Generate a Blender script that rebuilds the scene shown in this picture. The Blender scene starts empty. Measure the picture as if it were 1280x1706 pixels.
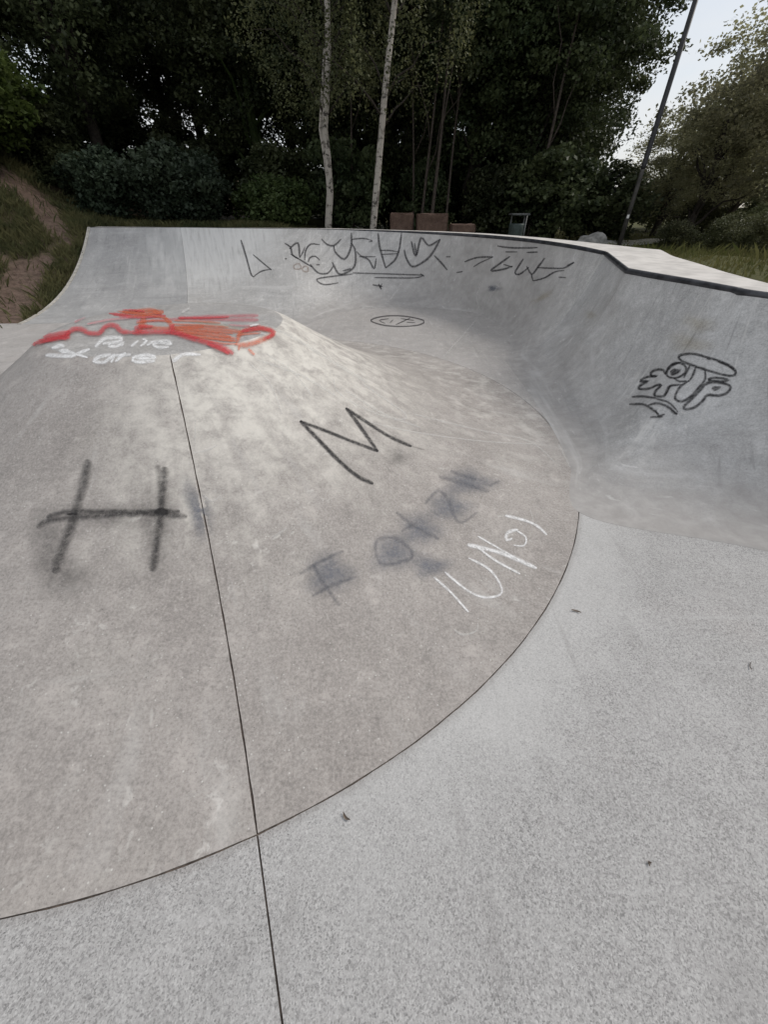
import bpy, bmesh, math, random
import numpy as np
from mathutils import Vector
from mathutils.bvhtree import BVHTree

R = math.radians
scene = bpy.context.scene
col = scene.collection
random.seed(7)

# ------------------------------------------------------------------ camera
F_PX, V_HOR, EYE = 641.0, 344.0, 1.6
PITCH = math.atan((853 - V_HOR) / F_PX)
SP, CP = math.sin(PITCH), math.cos(PITCH)
cam_d = bpy.data.cameras.new('camera')
cam_d.sensor_fit = 'VERTICAL'
cam_d.sensor_height = 36.0
cam_d.lens = 36.0 * F_PX / 1706.0
cam_d.clip_start, cam_d.clip_end = 0.02, 900
cam = bpy.data.objects.new('camera', cam_d)
col.objects.link(cam)
cam.location = (0, 0, EYE)
cam.rotation_euler = (R(90) - PITCH, 0, 0)
scene.camera = cam

# ------------------------------------------------------------------ sky, sun, exposure
SUN_EL, SUN_AZ = R(40), R(72)          # azimuth clockwise from +Y (the view direction)
world = bpy.data.worlds.new('World')
scene.world = world
world.use_nodes = True
wn, wl = world.node_tree.nodes, world.node_tree.links
wn.clear()
w_out = wn.new('ShaderNodeOutputWorld')
w_bg = wn.new('ShaderNodeBackground')
w_bg.inputs['Strength'].default_value = 0.10
sky = wn.new('ShaderNodeTexSky')
sky.sky_type = 'NISHITA'
sky.sun_disc = False
sky.sun_elevation, sky.sun_rotation = SUN_EL, SUN_AZ
sky.dust_density = 2.0
tc = wn.new('ShaderNodeTexCoord')
mp = wn.new('ShaderNodeMapping')
mp.inputs['Scale'].default_value = (1.0, 1.0, 2.6)
cl = wn.new('ShaderNodeTexNoise')
cl.inputs['Scale'].default_value = 2.2
cl.inputs['Detail'].default_value = 6
cl.inputs['Roughness'].default_value = 0.55
ramp = wn.new('ShaderNodeValToRGB')
ramp.color_ramp.elements[0].position = 0.33
ramp.color_ramp.elements[0].color = (0.45, 0.45, 0.45, 1)
ramp.color_ramp.elements[1].position = 0.62
ramp.color_ramp.elements[1].color = (0.97, 0.97, 0.97, 1)
mix = wn.new('ShaderNodeMixRGB')
mix.inputs[2].default_value = (6.5, 6.6, 6.75, 1)
wl.new(tc.outputs['Generated'], mp.inputs[0])
wl.new(mp.outputs[0], cl.inputs['Vector'])
wl.new(cl.outputs['Fac'], ramp.inputs[0])
wl.new(ramp.outputs[0], mix.inputs[0])
wl.new(sky.outputs[0], mix.inputs[1])
wl.new(mix.outputs[0], w_bg.inputs['Color'])
wl.new(w_bg.outputs[0], w_out.inputs['Surface'])

sun_d = bpy.data.lights.new('sun', 'SUN')
sun_d.energy = 1.5
sun_d.angle = R(22)
sun_d.color = (1.0, 0.95, 0.88)
sun = bpy.data.objects.new('sun', sun_d)
col.objects.link(sun)
sdir = Vector((math.sin(SUN_AZ) * math.cos(SUN_EL), math.cos(SUN_AZ) * math.cos(SUN_EL), math.sin(SUN_EL)))
sun.rotation_euler = (-sdir).to_track_quat('-Z', 'Y').to_euler()
sun.location = sdir * 60

scene.view_settings.view_transform = 'Standard'
scene.view_settings.look = 'None'
scene.view_settings.gamma = 1
scene.view_settings.use_curve_mapping = False
scene.view_settings.exposure = 0.36


# ------------------------------------------------------------------ helpers
def ray(u, v):
    du, dv = (u - 640) / F_PX, (v - 853) / F_PX
    return Vector((du, CP - SP * dv, -SP - CP * dv))


def px(u, v, z):
    """plan point at height z that the photograph shows at (u, v)"""
    d = ray(u, v)
    t = (z - EYE) / d.z
    return (d.x * t, d.y * t)


def at_y(u, v, y):
    d = ray(u, v)
    t = y / d.y
    return Vector((d.x * t, y, EYE + d.z * t))


def props(o, label=None, cat=None, group=None, kind=None):
    if label: o['label'] = label
    if cat: o['category'] = cat
    if group: o['group'] = group
    if kind: o['kind'] = kind
    return o


def empty(name, loc=(0, 0, 0)):
    o = bpy.data.objects.new(name, None)
    o.empty_display_size = 0.2
    o.location = loc
    col.objects.link(o)
    return o


def link_mesh(name, me, mat, parent=None, smooth=False):
    o = bpy.data.objects.new(name, me)
    if mat and not me.materials: me.materials.append(mat)
    col.objects.link(o)
    if parent: o.parent = parent
    if smooth:
        me.polygons.foreach_set('use_smooth', np.ones(len(me.polygons), bool))
    return o


def py_mesh(name, verts, faces, mat, parent=None, smooth=False, uv=None):
    me = bpy.data.meshes.new(name)
    me.from_pydata([tuple(v) for v in verts], [], faces)
    if uv is not None:
        lay = me.uv_layers.new(name='UVMap')
        idx = np.empty(len(me.loops), np.int32)
        me.loops.foreach_get('vertex_index', idx)
        lay.data.foreach_set('uv', np.asarray(uv, np.float32)[idx].ravel())
    me.update()
    return link_mesh(name, me, mat, parent, smooth)


def np_mesh(name, verts, k):
    """verts (n*k, 3): n separate k-gons, fast"""
    verts = np.asarray(verts, np.float32)
    n = len(verts) // k
    me = bpy.data.meshes.new(name)
    me.vertices.add(len(verts))
    me.vertices.foreach_set('co', verts.ravel())
    me.loops.add(n * k)
    me.loops.foreach_set('vertex_index', np.arange(n * k, dtype=np.int32))
    me.polygons.add(n)
    me.polygons.foreach_set('loop_start', np.arange(0, n * k, k, dtype=np.int32))
    me.polygons.foreach_set('loop_total', np.full(n, k, np.int32))
    me.update(calc_edges=True)
    return me


def tube(bm, pts, radii, seg=10, cap=True):
    rings = []
    for i, p in enumerate(pts):
        p = Vector(p)
        a = Vector(pts[max(i - 1, 0)])
        b = Vector(pts[min(i + 1, len(pts) - 1)])
        d = (b - a).normalized()
        x = d.cross(Vector((0.13, 0.97, 0.2))).normalized()
        y = d.cross(x)
        r = radii[i] if hasattr(radii, '__len__') else radii
        rings.append([bm.verts.new(p + (x * math.cos(k * 2 * math.pi / seg) + y * math.sin(k * 2 * math.pi / seg)) * r) for k in range(seg)])
    for a, b in zip(rings, rings[1:]):
        for k in range(seg):
            f = bm.faces.new((a[k], a[(k + 1) % seg], b[(k + 1) % seg], b[k]))
            f.smooth = True
    if cap:
        bm.faces.new(rings[0][::-1])
        bm.faces.new(rings[-1])


def bm_obj(name, bm, mat, parent=None):
    bmesh.ops.recalc_face_normals(bm, faces=bm.faces)
    me = bpy.data.meshes.new(name)
    bm.to_mesh(me)
    bm.free()
    return link_mesh(name, me, mat, parent)


# ------------------------------------------------------------------ node helper
class NT:
    def __init__(self, name):
        self.m = bpy.data.materials.new(name)
        self.m.use_nodes = True
        self.n, self.l = self.m.node_tree.nodes, self.m.node_tree.links
        self.n.clear()
        self.out = self.n.new('ShaderNodeOutputMaterial')

    def _in(self, sock, v):
        if hasattr(v, 'is_output'): self.l.new(v, sock)
        elif v is not None:
            if sock.type == 'RGBA' and len(v) == 3: v = (*v, 1)
            sock.default_value = v

    def pos(self):
        return self.n.new('ShaderNodeNewGeometry').outputs['Position']

    def uv(self):
        return self.n.new('ShaderNodeTexCoord').outputs['UV']

    def map(self, vec, scale=(1, 1, 1), rot=(0, 0, 0), loc=(0, 0, 0)):
        m = self.n.new('ShaderNodeMapping')
        self._in(m.inputs[0], vec)
        m.inputs['Scale'].default_value = scale
        m.inputs['Rotation'].default_value = rot
        m.inputs['Location'].default_value = loc
        return m.outputs[0]

    def noise(self, vec, scale, detail=4, rough=0.55, dist=0.0):
        t = self.n.new('ShaderNodeTexNoise')
        self._in(t.inputs['Vector'], vec)
        t.inputs['Scale'].default_value = scale
        t.inputs['Detail'].default_value = detail
        t.inputs['Roughness'].default_value = rough
        t.inputs['Distortion'].default_value = dist
        return t.outputs['Fac']

    def voro(self, vec, scale, out='Distance'):
        t = self.n.new('ShaderNodeTexVoronoi')
        self._in(t.inputs['Vector'], vec)
        t.inputs['Scale'].default_value = scale
        return t.outputs[out]

    def rng(self, v, a, b, c=0.0, d=1.0, smooth=True):
        t = self.n.new('ShaderNodeMapRange')
        t.interpolation_type = 'SMOOTHSTEP' if smooth else 'LINEAR'
        self._in(t.inputs[0], v)
        t.inputs[1].default_value, t.inputs[2].default_value = a, b
        t.inputs[3].default_value, t.inputs[4].default_value = c, d
        return t.outputs[0]

    def math(self, op, a, b=None):
        t = self.n.new('ShaderNodeMath')
        t.operation = op
        self._in(t.inputs[0], a)
        if b is not None: self._in(t.inputs[1], b)
        return t.outputs[0]

    def mix(self, fac, a, b, mode='MIX'):
        t = self.n.new('ShaderNodeMixRGB')
        t.blend_type = mode
        self._in(t.inputs[0], fac)
        self._in(t.inputs[1], a)
        self._in(t.inputs[2], b)
        return t.outputs[0]

    def grey(self, v):
        c = self.n.new('ShaderNodeCombineColor')
        for i in range(3): self._in(c.inputs[i], v)
        return c.outputs[0]

    def sep(self, vec):
        s = self.n.new('ShaderNodeSeparateXYZ')
        self._in(s.inputs[0], vec)
        return s.outputs

    def bump(self, h, strength=0.3, dist=0.004):
        b = self.n.new('ShaderNodeBump')
        b.inputs['Strength'].default_value = strength
        b.inputs['Distance'].default_value = dist
        self._in(b.inputs['Height'], h)
        return b.outputs[0]

    def pbr(self, color, rough=0.8, normal=None, metal=0.0, spec=0.3):
        p = self.n.new('ShaderNodeBsdfPrincipled')
        self._in(p.inputs['Base Color'], color)
        self._in(p.inputs['Roughness'], rough)
        p.inputs['Metallic'].default_value = metal
        p.inputs['Specular IOR Level'].default_value = spec
        if normal is not None: self._in(p.inputs['Normal'], normal)
        return p.outputs[0]

    def done(self, sh):
        self.l.new(sh, self.out.inputs['Surface'])
        return self.m


def simple(name, c, rough=0.7, metal=0.0, var=0.25, scale=14.0, bump=0.2):
    t = NT(name)
    p = t.pos()
    f = t.noise(p, scale, 5, 0.6)
    lo = tuple(x * (1 - var) for x in c)
    hi = tuple(min(1, x * (1 + var)) for x in c)
    return t.done(t.pbr(t.mix(t.rng(f, 0.3, 0.7), lo, hi), rough, t.bump(f, bump, 0.01), metal))


# ------------------------------------------------------------------ concrete materials
MC = (-1.585, 3.24)      # axis of the mound


def mat_floor():
    """broom-worn concrete with exposed dark grit"""
    t = NT('speckled_concrete')
    p = t.pos()
    big = t.noise(p, 0.9, 5, 0.6)
    mid = t.noise(p, 7.0, 5, 0.65)
    fine = t.noise(p, 95.0, 3, 0.7)
    c = t.mix(t.rng(big, 0.3, 0.72), (0.318, 0.310, 0.305), (0.398, 0.388, 0.382))
    c = t.mix(t.rng(mid, 0.35, 0.7, 0, 0.35), c, (0.44, 0.435, 0.43))
    pink = t.noise(p, 1.3, 3, 0.5)
    c = t.mix(t.rng(pink, 0.55, 0.75, 0, 0.35), c, (0.40, 0.365, 0.35))
    c = t.mix(t.rng(fine, 0.38, 0.66, 0.0, 0.40), c, (0.47, 0.467, 0.46))
    gq = t.n.new('ShaderNodeVectorMath')
    gq.operation = 'MULTIPLY_ADD'
    gw = t.n.new('ShaderNodeTexNoise')
    t._in(gw.inputs['Vector'], p)
    gw.inputs['Scale'].default_value = 90.0
    t._in(gq.inputs[0], gw.outputs['Color'])
    gq.inputs[1].default_value = (0.008, 0.008, 0.008)
    t._in(gq.inputs[2], p)
    patch = t.noise(p, 5.0, 4, 0.6)
    for sc_, lo_, hi_ in ((270.0, 0.62, 0.50), (170.0, 0.42, 0.30)):
        cc = t.sep(t.voro(gq.outputs[0], sc_, 'Color'))
        c = t.mix(t.math('MULTIPLY', t.rng(cc[0], 0.34, 0.10, 0, lo_), t.rng(patch, 0.3, 0.65, 0.6, 1.0)), c, (0.14, 0.138, 0.136))
        c = t.mix(t.rng(cc[1], 0.72, 0.95, 0, hi_), c, (0.57, 0.565, 0.555))
    # paler dusty margin along the foot of the mound, and old stains
    q0 = t.sep(t.map(p, loc=(-MC[0], -MC[1], 0)))
    rr0 = t.math('SQRT', t.math('ADD', t.math('MULTIPLY', q0[0], q0[0]), t.math('MULTIPLY', q0[1], q0[1])))
    wv = t.math('ADD', rr0, t.math('MULTIPLY', t.math('SUBTRACT', t.noise(p, 2.0, 5, 0.6), 0.5), 0.9))
    c = t.mix(t.math('MULTIPLY', t.rng(wv, 3.62, 3.12, 0, 0.5), t.rng(q0[0], 0.9, 2.0)), c, (0.54, 0.535, 0.525))
    c = t.mix(t.rng(rr0, 3.175, 3.14, 0, 0.35), c, (0.20, 0.18, 0.165))
    st0 = t.noise(p, 1.7, 7, 0.66, 0.8)
    c = t.mix(t.rng(st0, 0.52, 0.68, 0, 0.26), c, (0.24, 0.235, 0.23))
    # dark grit: small cells, only some of them
    warp = t.n.new('ShaderNodeTexNoise')
    t._in(warp.inputs['Vector'], p)
    warp.inputs['Scale'].default_value = 60.0
    q = t.n.new('ShaderNodeVectorMath')
    q.operation = 'MULTIPLY_ADD'
    t._in(q.inputs[0], warp.outputs['Color'])
    q.inputs[1].default_value = (0.010, 0.010, 0.010)
    t._in(q.inputs[2], p)
    pw = q.outputs[0]
    dens = t.noise(p, 2.6, 5, 0.62)
    m1 = None
    for sc_, off, r0, r1, th, k, colr in ((230.0, 0.0, 0.10, 0.55, 0.55, 0.5, (0.15, 0.15, 0.15)), (140.0, 3.1, 0.10, 0.42, 0.78, 0.7, (0.10, 0.10, 0.10)), (85.0, 7.7, 0.06, 0.28, 0.93, 0.8, (0.08, 0.08, 0.08))):
        pv = t.map(pw, loc=(off, off * 0.7, 0))
        dd = t.voro(pv, sc_)
        cc = t.sep(t.voro(pv, sc_, 'Color'))
        mm = t.math('MULTIPLY', t.rng(dd, r0, r1, k, 0), t.rng(cc[0], th, th + 0.1))
        mm = t.math('MULTIPLY', mm, t.rng(dens, 0.3, 0.66, 0.45, 1.0))
        c = t.mix(mm, c, colr)
        lw = t.math('MULTIPLY', t.rng(dd, r0, r1, 0.45, 0), t.rng(cc[1], 0.86, 0.93))
        c = t.mix(lw, c, (0.56, 0.555, 0.545))
        m1 = mm if m1 is None else t.math('MAXIMUM', m1, mm)
    # faint wheel scuffs
    s = t.noise(t.map(p, (0.6, 9.0, 1), (0, 0, R(38))), 2.2, 4, 0.6)
    c = t.mix(t.rng(s, 0.56, 0.74, 0, 0.38), c, (0.47, 0.465, 0.46))
    s5 = t.noise(t.map(p, (9.0, 0.7, 1), (0, 0, R(20)), (2, 5, 0)), 1.6, 5, 0.62)
    c = t.mix(t.rng(s5, 0.56, 0.74, 0, 0.34), c, (0.23, 0.22, 0.215))
    h = t.math('ADD', t.math('MULTIPLY', fine, 0.5), t.math('MULTIPLY', m1, -0.8))
    return t.done(t.pbr(c, 0.82, t.bump(h, 0.18, 0.003)))


def mat_trowel(name, lo, hi, scuff=0.5, streak=(1.4, 14.0), stain=0.0, warm=(0.345, 0.325, 0.30), crest=None, foot=False, pale=None):
    """smooth trowelled concrete; UV runs along the piece (u, metres) and up it (v, metres)"""
    t = NT(name)
    p, uv = t.pos(), t.uv()
    big = t.noise(p, 1.1, 6, 0.62)
    mid = t.noise(p, 8.0, 7, 0.70, 0.3)
    fine = t.noise(p, 85.0, 4, 0.75)
    gra = t.noise(p, 26.0, 6, 0.72)
    c = t.mix(t.rng(big, 0.3, 0.72), lo, hi)
    c = t.mix(t.rng(t.noise(p, 2.1, 4, 0.6), 0.5, 0.75, 0, 0.5), c, warm)
    light = tuple(min(1, x * 1.40) for x in hi)
    dark = tuple(x * 0.60 for x in lo)
    c = t.mix(t.rng(mid, 0.5, 0.72, 0, 0.6), c, light)
    bl = t.noise(p, 3.4, 9, 0.74, 0.3)
    c = t.mix(t.rng(bl, 0.55, 0.70, 0, 0.5), c, light)
    c = t.mix(t.rng(bl, 0.46, 0.30, 0, 0.45), c, dark)
    c = t.mix(t.rng(mid, 0.46, 0.26, 0, 0.5), c, dark)
    c = t.mix(t.rng(gra, 0.52, 0.70, 0, 0.36), c, light)
    c = t.mix(t.rng(gra, 0.48, 0.30, 0, 0.32), c, dark)
    dab = t.noise(p, 15.0, 5, 0.6, 0.5)
    c = t.mix(t.math('MULTIPLY', t.rng(dab, 0.60, 0.70, 0, 0.65), t.rng(t.noise(p, 1.8, 3), 0.45, 0.65)), c, (0.60, 0.58, 0.55))
    c = t.mix(t.rng(fine, 0.45, 0.7, 0, 0.5), c, light)
    c = t.mix(t.rng(fine, 0.5, 0.28, 0, 0.6), c, dark)
    # pinholes and specks of grit
    vp = t.voro(p, 70.0)
    vc = t.sep(t.voro(p, 70.0, 'Color'))
    c = t.mix(t.math('MULTIPLY', t.rng(vp, 0.06, 0.22, 0.7, 0), t.rng(vc[0], 0.93, 0.96)), c, (0.07, 0.066, 0.06))
    c = t.mix(t.math('MULTIPLY', t.rng(vp, 0.08, 0.30, 0.7, 0), t.rng(vc[1], 0.90, 0.94)), c, (0.66, 0.65, 0.62))
    # streaks running up the piece: rain runs and wheel marks
    st = t.noise(t.map(uv, (streak[1], streak[0], 1)), 1.0, 5, 0.6, 0.3)
    msk = t.noise(p, 1.6, 4, 0.6)
    c = t.mix(t.math('MULTIPLY', t.rng(st, 0.55, 0.72, 0, scuff), t.rng(msk, 0.38, 0.62)), c, (0.60, 0.59, 0.57))
    c = t.mix(t.math('MULTIPLY', t.rng(st, 0.45, 0.3, 0, scuff * 0.7), t.rng(msk, 0.62, 0.4)), c, dark)
    # oblique board slides
    s2 = t.noise(t.map(uv, (2.0, 16.0, 1), (0, 0, R(33))), 1.0, 4, 0.6)
    c = t.mix(t.math('MULTIPLY', t.rng(s2, 0.6, 0.76, 0, scuff * 0.8), t.rng(msk, 0.42, 0.7)), c, (0.56, 0.555, 0.54))
    # crisp chalky scratches
    s3 = t.noise(t.map(uv, (26.0, 3.0, 1), (0, 0, R(-18))), 1.0, 3, 0.55)
    c = t.mix(t.math('MULTIPLY', t.rng(s3, 0.66, 0.74, 0, 0.5), t.rng(t.noise(p, 2.7, 3), 0.52, 0.7)), c, (0.62, 0.61, 0.58))
    if crest:
        # chalk and wear on the worn lip (radius from the mound's own axis)
        q = t.sep(t.map(p, loc=(-crest[0], -crest[1], 0)))
        rr = t.math('SQRT', t.math('ADD', t.math('MULTIPLY', q[0], q[0]), t.math('MULTIPLY', q[1], q[1])))
        wob = t.math('ADD', rr, t.math('MULTIPLY', t.math('SUBTRACT', st, 0.5), 1.6))
        ring = t.rng(wob, crest[2], crest[3], 0.85, 0.0)
        side = t.rng(q[0], -0.25, 0.6)
        wear = t.math('MULTIPLY', t.math('MULTIPLY', ring, side), t.rng(mid, 0.34, 0.62, 0.25, 1.0))
        c = t.mix(wear, c, (0.66, 0.635, 0.58))
        out = t.math('MULTIPLY', t.rng(rr, 1.7, 2.6), t.rng(q[1], -1.3, 0.1))
        c = t.mix(t.math('MULTIPLY', out, t.rng(t.noise(t.map(uv, (9.0, 4.0, 1), (0, 0, R(12))), 1.0, 7, 0.72), 0.46, 0.68, 0.0, 0.5)), c, (0.64, 0.62, 0.58))
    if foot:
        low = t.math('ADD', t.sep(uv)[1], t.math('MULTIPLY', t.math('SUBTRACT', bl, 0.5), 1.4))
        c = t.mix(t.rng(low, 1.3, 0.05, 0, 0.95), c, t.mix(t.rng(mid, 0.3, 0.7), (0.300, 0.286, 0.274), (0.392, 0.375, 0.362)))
    if scuff > 0.65:
        # dabs of chalk and dust from wheels, mostly low down; long oblique smears
        db = t.noise(t.map(uv, (7.0, 16.0, 1), (0, 0, R(40))), 1.0, 4, 0.6)
        c = t.mix(t.math('MULTIPLY', t.rng(db, 0.60, 0.70, 0, 0.6), t.rng(t.noise(p, 1.9, 3), 0.45, 0.62)), c, (0.62, 0.61, 0.60))
        sm = t.noise(t.map(uv, (0.55, 4.5, 1), (0, 0, R(42))), 1.0, 4, 0.55)
        c = t.mix(t.rng(sm, 0.54, 0.72, 0, 0.32), c, light)
        c = t.mix(t.rng(sm, 0.46, 0.28, 0, 0.36), c, dark)
    if pale:
        q = t.sep(t.map(p, loc=(-pale[0], -pale[1], 0), scale=(1, 1, 1)))
        ex = t.math('POWER', t.math('DIVIDE', q[0], pale[2]), 2.0)
        ey = t.math('POWER', t.math('DIVIDE', q[1], pale[3]), 2.0)
        rr = t.math('ADD', t.math('ADD', ex, ey), t.math('MULTIPLY', t.math('SUBTRACT', bl, 0.5), 1.6))
        c = t.mix(t.math('MULTIPLY', t.rng(rr, 1.15, 0.1, 0, 0.95), t.rng(st, 0.3, 0.6, 0.45, 1.0)), c, (0.60, 0.595, 0.58))
    if stain:
        sn = t.noise(t.map(uv, (2.4, 0.7, 1)), 1.0, 5, 0.6)
        c = t.mix(t.rng(sn, 0.35, 0.6, 0.12, stain), c, (0.17, 0.172, 0.178))
    h = t.math('ADD', fine, t.math('MULTIPLY', mid, 1.5))
    return t.done(t.pbr(c, t.rng(mid, 0.3, 0.7, 0.58, 0.8), t.bump(h, 0.22, 0.003), spec=0.35))


MR, CAP_R, CAP_Z = 3.138, 0.85, 0.89
M = {}
M['floor'] = mat_floor()
M['mound'] = mat_trowel('trowelled_concrete_warm', (0.272, 0.250, 0.233), (0.350, 0.324, 0.304), 0.28, (1.2, 9.0), crest=(MC[0], MC[1], 0.95, 2.3))
M['cap'] = mat_trowel('trowelled_concrete_cap', (0.29, 0.28, 0.27), (0.35, 0.34, 0.33), 0.2)
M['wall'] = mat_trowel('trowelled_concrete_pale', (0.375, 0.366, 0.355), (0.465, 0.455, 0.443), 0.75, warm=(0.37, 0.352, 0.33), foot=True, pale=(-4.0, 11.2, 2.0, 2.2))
M['wall_dark'] = mat_trowel('trowelled_concrete_stained', (0.355, 0.350, 0.345), (0.44, 0.435, 0.43), 0.75, pale=(-4.0, 11.2, 2.0, 2.2), stain=0.34, warm=(0.30, 0.295, 0.29))
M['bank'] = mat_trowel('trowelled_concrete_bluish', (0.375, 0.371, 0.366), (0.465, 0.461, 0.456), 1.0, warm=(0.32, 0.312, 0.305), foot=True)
M['bowl'] = mat_trowel('trowelled_concrete_pinkish', (0.322, 0.306, 0.293), (0.392, 0.373, 0.359), 0.35, warm=(0.37, 0.34, 0.32))
M['filler'] = simple('dark_joint_filler', (0.105, 0.085, 0.072), 0.9, 0, 0.5, 40)
M['steel'] = simple('worn_dark_steel', (0.055, 0.056, 0.062), 0.42, 0.6, 0.45, 9)
M['deck'] = simple('pale_deck_concrete', (0.55, 0.525, 0.495), 0.85, 0, 0.14, 5.0)
M['edge'] = simple('pale_edge_concrete', (0.42, 0.40, 0.36), 0.85, 0, 0.25, 9.0)


# ------------------------------------------------------------------ surfaces of the skate bowl
BVH_V, BVH_F, BVH_OWNER = [], [], []


def add_bvh(verts, faces, owner):
    o = len(BVH_V)
    BVH_V.extend([tuple(v) for v in verts])
    for f in faces:
        BVH_F.append(tuple(i + o for i in f))
        BVH_OWNER.append(owner)


def grid_faces(nu, nv):
    f = []
    for i in range(nu - 1):
        for j in range(nv - 1):
            a = i * nv + j
            f.append((a, a + nv, a + nv + 1, a + 1))
    return f


def skirted(verts, nu, nv, depth):
    """grid faces plus a rim dropped straight down round its border"""
    f = grid_faces(nu, nv)
    ring = [i * nv for i in range(nu)] + [(nu - 1) * nv + j for j in range(1, nv)] + \
           [i * nv + nv - 1 for i in range(nu - 2, -1, -1)] + [j for j in range(nv - 2, 0, -1)]
    base = len(verts)
    top = [tuple(verts[i]) for i in ring]
    low = [(verts[i][0], verts[i][1], verts[i][2] - depth) for i in ring]
    n = len(ring)
    for k in range(n):
        f.append((base + k, base + n + k, base + n + (k + 1) % n, base + (k + 1) % n))
    return verts + top + low, f, ring + ring


def wob(x, seed=0.0):
    return math.sin(x * 9.1 + seed) * 0.5 + math.sin(x * 23.7 + seed * 2.1) * 0.3 + math.sin(x * 51.3 + seed * 3.7) * 0.2


# --- mound: wedge panels round a raised cap
def mound_z(r):
    if r <= CAP_R - 0.12:
        return CAP_Z + 0.012
    t = (r - CAP_R) / (MR - CAP_R)
    if r < CAP_R + 0.10 - 1e-9:
        # rounded lip
        q = (r - (CAP_R - 0.12)) / 0.22
        z1 = mound_z(CAP_R + 0.10)
        z2 = mound_z(CAP_R + 0.11)
        m = (z2 - z1) / 0.01 * 0.22
        z0 = CAP_Z + 0.012
        return (2 * q ** 3 - 3 * q * q + 1) * z0 + (-2 * q ** 3 + 3 * q * q) * z1 + (q ** 3 - q * q) * m
    return CAP_Z * (0.999 - t) ** 1.72 if t < 0.999 else 0.0


def shx(r):
    return -0.05 * max(0.0, 1 - max(0.0, r - CAP_R) / (MR - CAP_R))


mound = empty('concrete_mound', (MC[0], MC[1], 0))
props(mound, 'low round concrete mound with a flat painted top in the middle of the bowl', 'skate ramp')
SEAM = math.atan2(-0.42 * 0 + 0.345 - MC[1], -0.42 - MC[0])
GAP = 0.0034
n_r = 44
edges_r = [CAP_R - 0.02 + (MR - CAP_R + 0.02) * (k / (n_r - 1)) for k in range(n_r)]
edges_r = [CAP_R - 0.02 + 0.02 * q for q in range(8)] + [r for r in edges_r if r > CAP_R + 0.13]
for k, (a0, a1) in enumerate(((0, 118), (118, 242), (242, 360))):
    nt = 110
    vs, uv = [], []
    for i in range(nt):
        th = SEAM + R(a0) + R(a1 - a0) * i / (nt - 1)
        for r in edges_r:
            g = 0.0
            if i == 0: g = (GAP + 0.0016 * wob(r * 3, k)) / r
            if i == nt - 1: g = -(GAP + 0.0016 * wob(r * 3, k + 5)) / r
            rr = r
            if r == edges_r[-1]: rr = r - 0.0016 + 0.0012 * wob(th * 6)
            vs.append((rr * math.cos(th + g) + shx(r), rr * math.sin(th + g), mound_z(r)))
            uv.append((th * 1.6, r))
    v2, f2, ring = skirted(vs, nt, len(edges_r), 0.05)
    uv = uv + [uv[i] for i in ring]
    o = py_mesh('panel', v2, f2, M['mound'], mound, True, uv)
    add_bvh([(x + MC[0], y + MC[1], z) for x, y, z in vs], grid_faces(nt, len(edges_r)), 'mound')
# cap
nt, cr = 96, [0.001, 0.25, 0.5, 0.66, 0.74, 0.76, 0.78, 0.80, 0.82, CAP_R - 0.02, CAP_R - 0.008]
vs, uv = [], []
for i in range(nt + 1):
    th = 2 * math.pi * i / nt
    for r in cr:
        vs.append((r * math.cos(th) + shx(r), r * math.sin(th), mound_z(r) - (0.003 if r > CAP_R - 0.015 else 0)))
        uv.append((r * math.cos(th), r * math.sin(th)))
fs = grid_faces(nt + 1, len(cr))
py_mesh('cap', vs, fs, M['cap'], mound, True, uv)
add_bvh([(x + MC[0], y + MC[1], z) for x, y, z in vs], fs, 'mound')
# filler under the joints
vs = []
for i in range(97):
    th = 2 * math.pi * i / 96
    for r in edges_r:
        vs.append((r * math.cos(th) + shx(r), r * math.sin(th), mound_z(r) - 0.006))
py_mesh('joint_filler', vs, grid_faces(97, len(edges_r)), M['filler'], mound, True)

# --- wall columns: (toe plan, coping plan, coping height, profile power)
ZB, ZR = 1.2, 1.1


def kcol(toe, top, zt, pw=1.9):
    return (toe[0], toe[1], top[0], top[1], zt, pw)


K = [
    kcol((-6.30, 7.25), px(150, 379, ZB), ZB, 2.1),
    kcol((-3.6, 7.6), px(300, 379, ZB), ZB, 2.1),
    kcol((-2.3, 7.35), px(400, 380, ZB), ZB, 2.0),
    kcol((-1.50, 7.0), px(480, 381, ZB), ZB, 1.9),
    kcol((-0.90, 8.15), px(560, 382, ZB), ZB, 1.75),
    kcol((0.0, 8.65), px(640, 384, ZB), ZB, 1.6),
    kcol((0.95, 8.6), px(725, 387, ZB), ZB, 1.55),
    kcol((1.70, 8.2), px(800, 391, ZB), ZB, 1.55),
    kcol((2.0, 7.3), px(880, 398, ZB - .01), ZB - .01, 1.6),
    kcol((1.95, 6.3), px(955, 408.5, ZB - .03), ZB - .03, 1.8),
    kcol(px(842, 600, 0), px(1012, 420, ZB - .06), ZB - .06, 2.4),      # crease
    kcol(px(872, 640, 0), px(1048, 448, ZR), ZR, 2.9),                 # outer corner
    kcol(px(915, 705, 0), px(1105, 458, ZR), ZR, 3.0),
    kcol(px(950, 775, 0), px(1165, 468, ZR), ZR, 2.9),
    kcol(px(972, 857, 0), px(1225, 479, ZR), ZR, 2.6),
    kcol(px(1280, 919, 0), px(1285, 489, ZR), ZR, 2.4),
    kcol((3.4, 1.05), (3.45, 2.35), ZR, 1.9),
    kcol((5.0, 0.1), (5.1, 1.5), ZR, 1.9),
]
# runs of keys between sharp creases or joints
RUNS = [(0, 1, 'wall_dark'), (1, 4, 'wall'), (4, 7, 'wall'), (7, 10, 'wall'), (10, 11, 'bank'), (11, 17, 'bank')]
CREASE = {10, 11}


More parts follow.
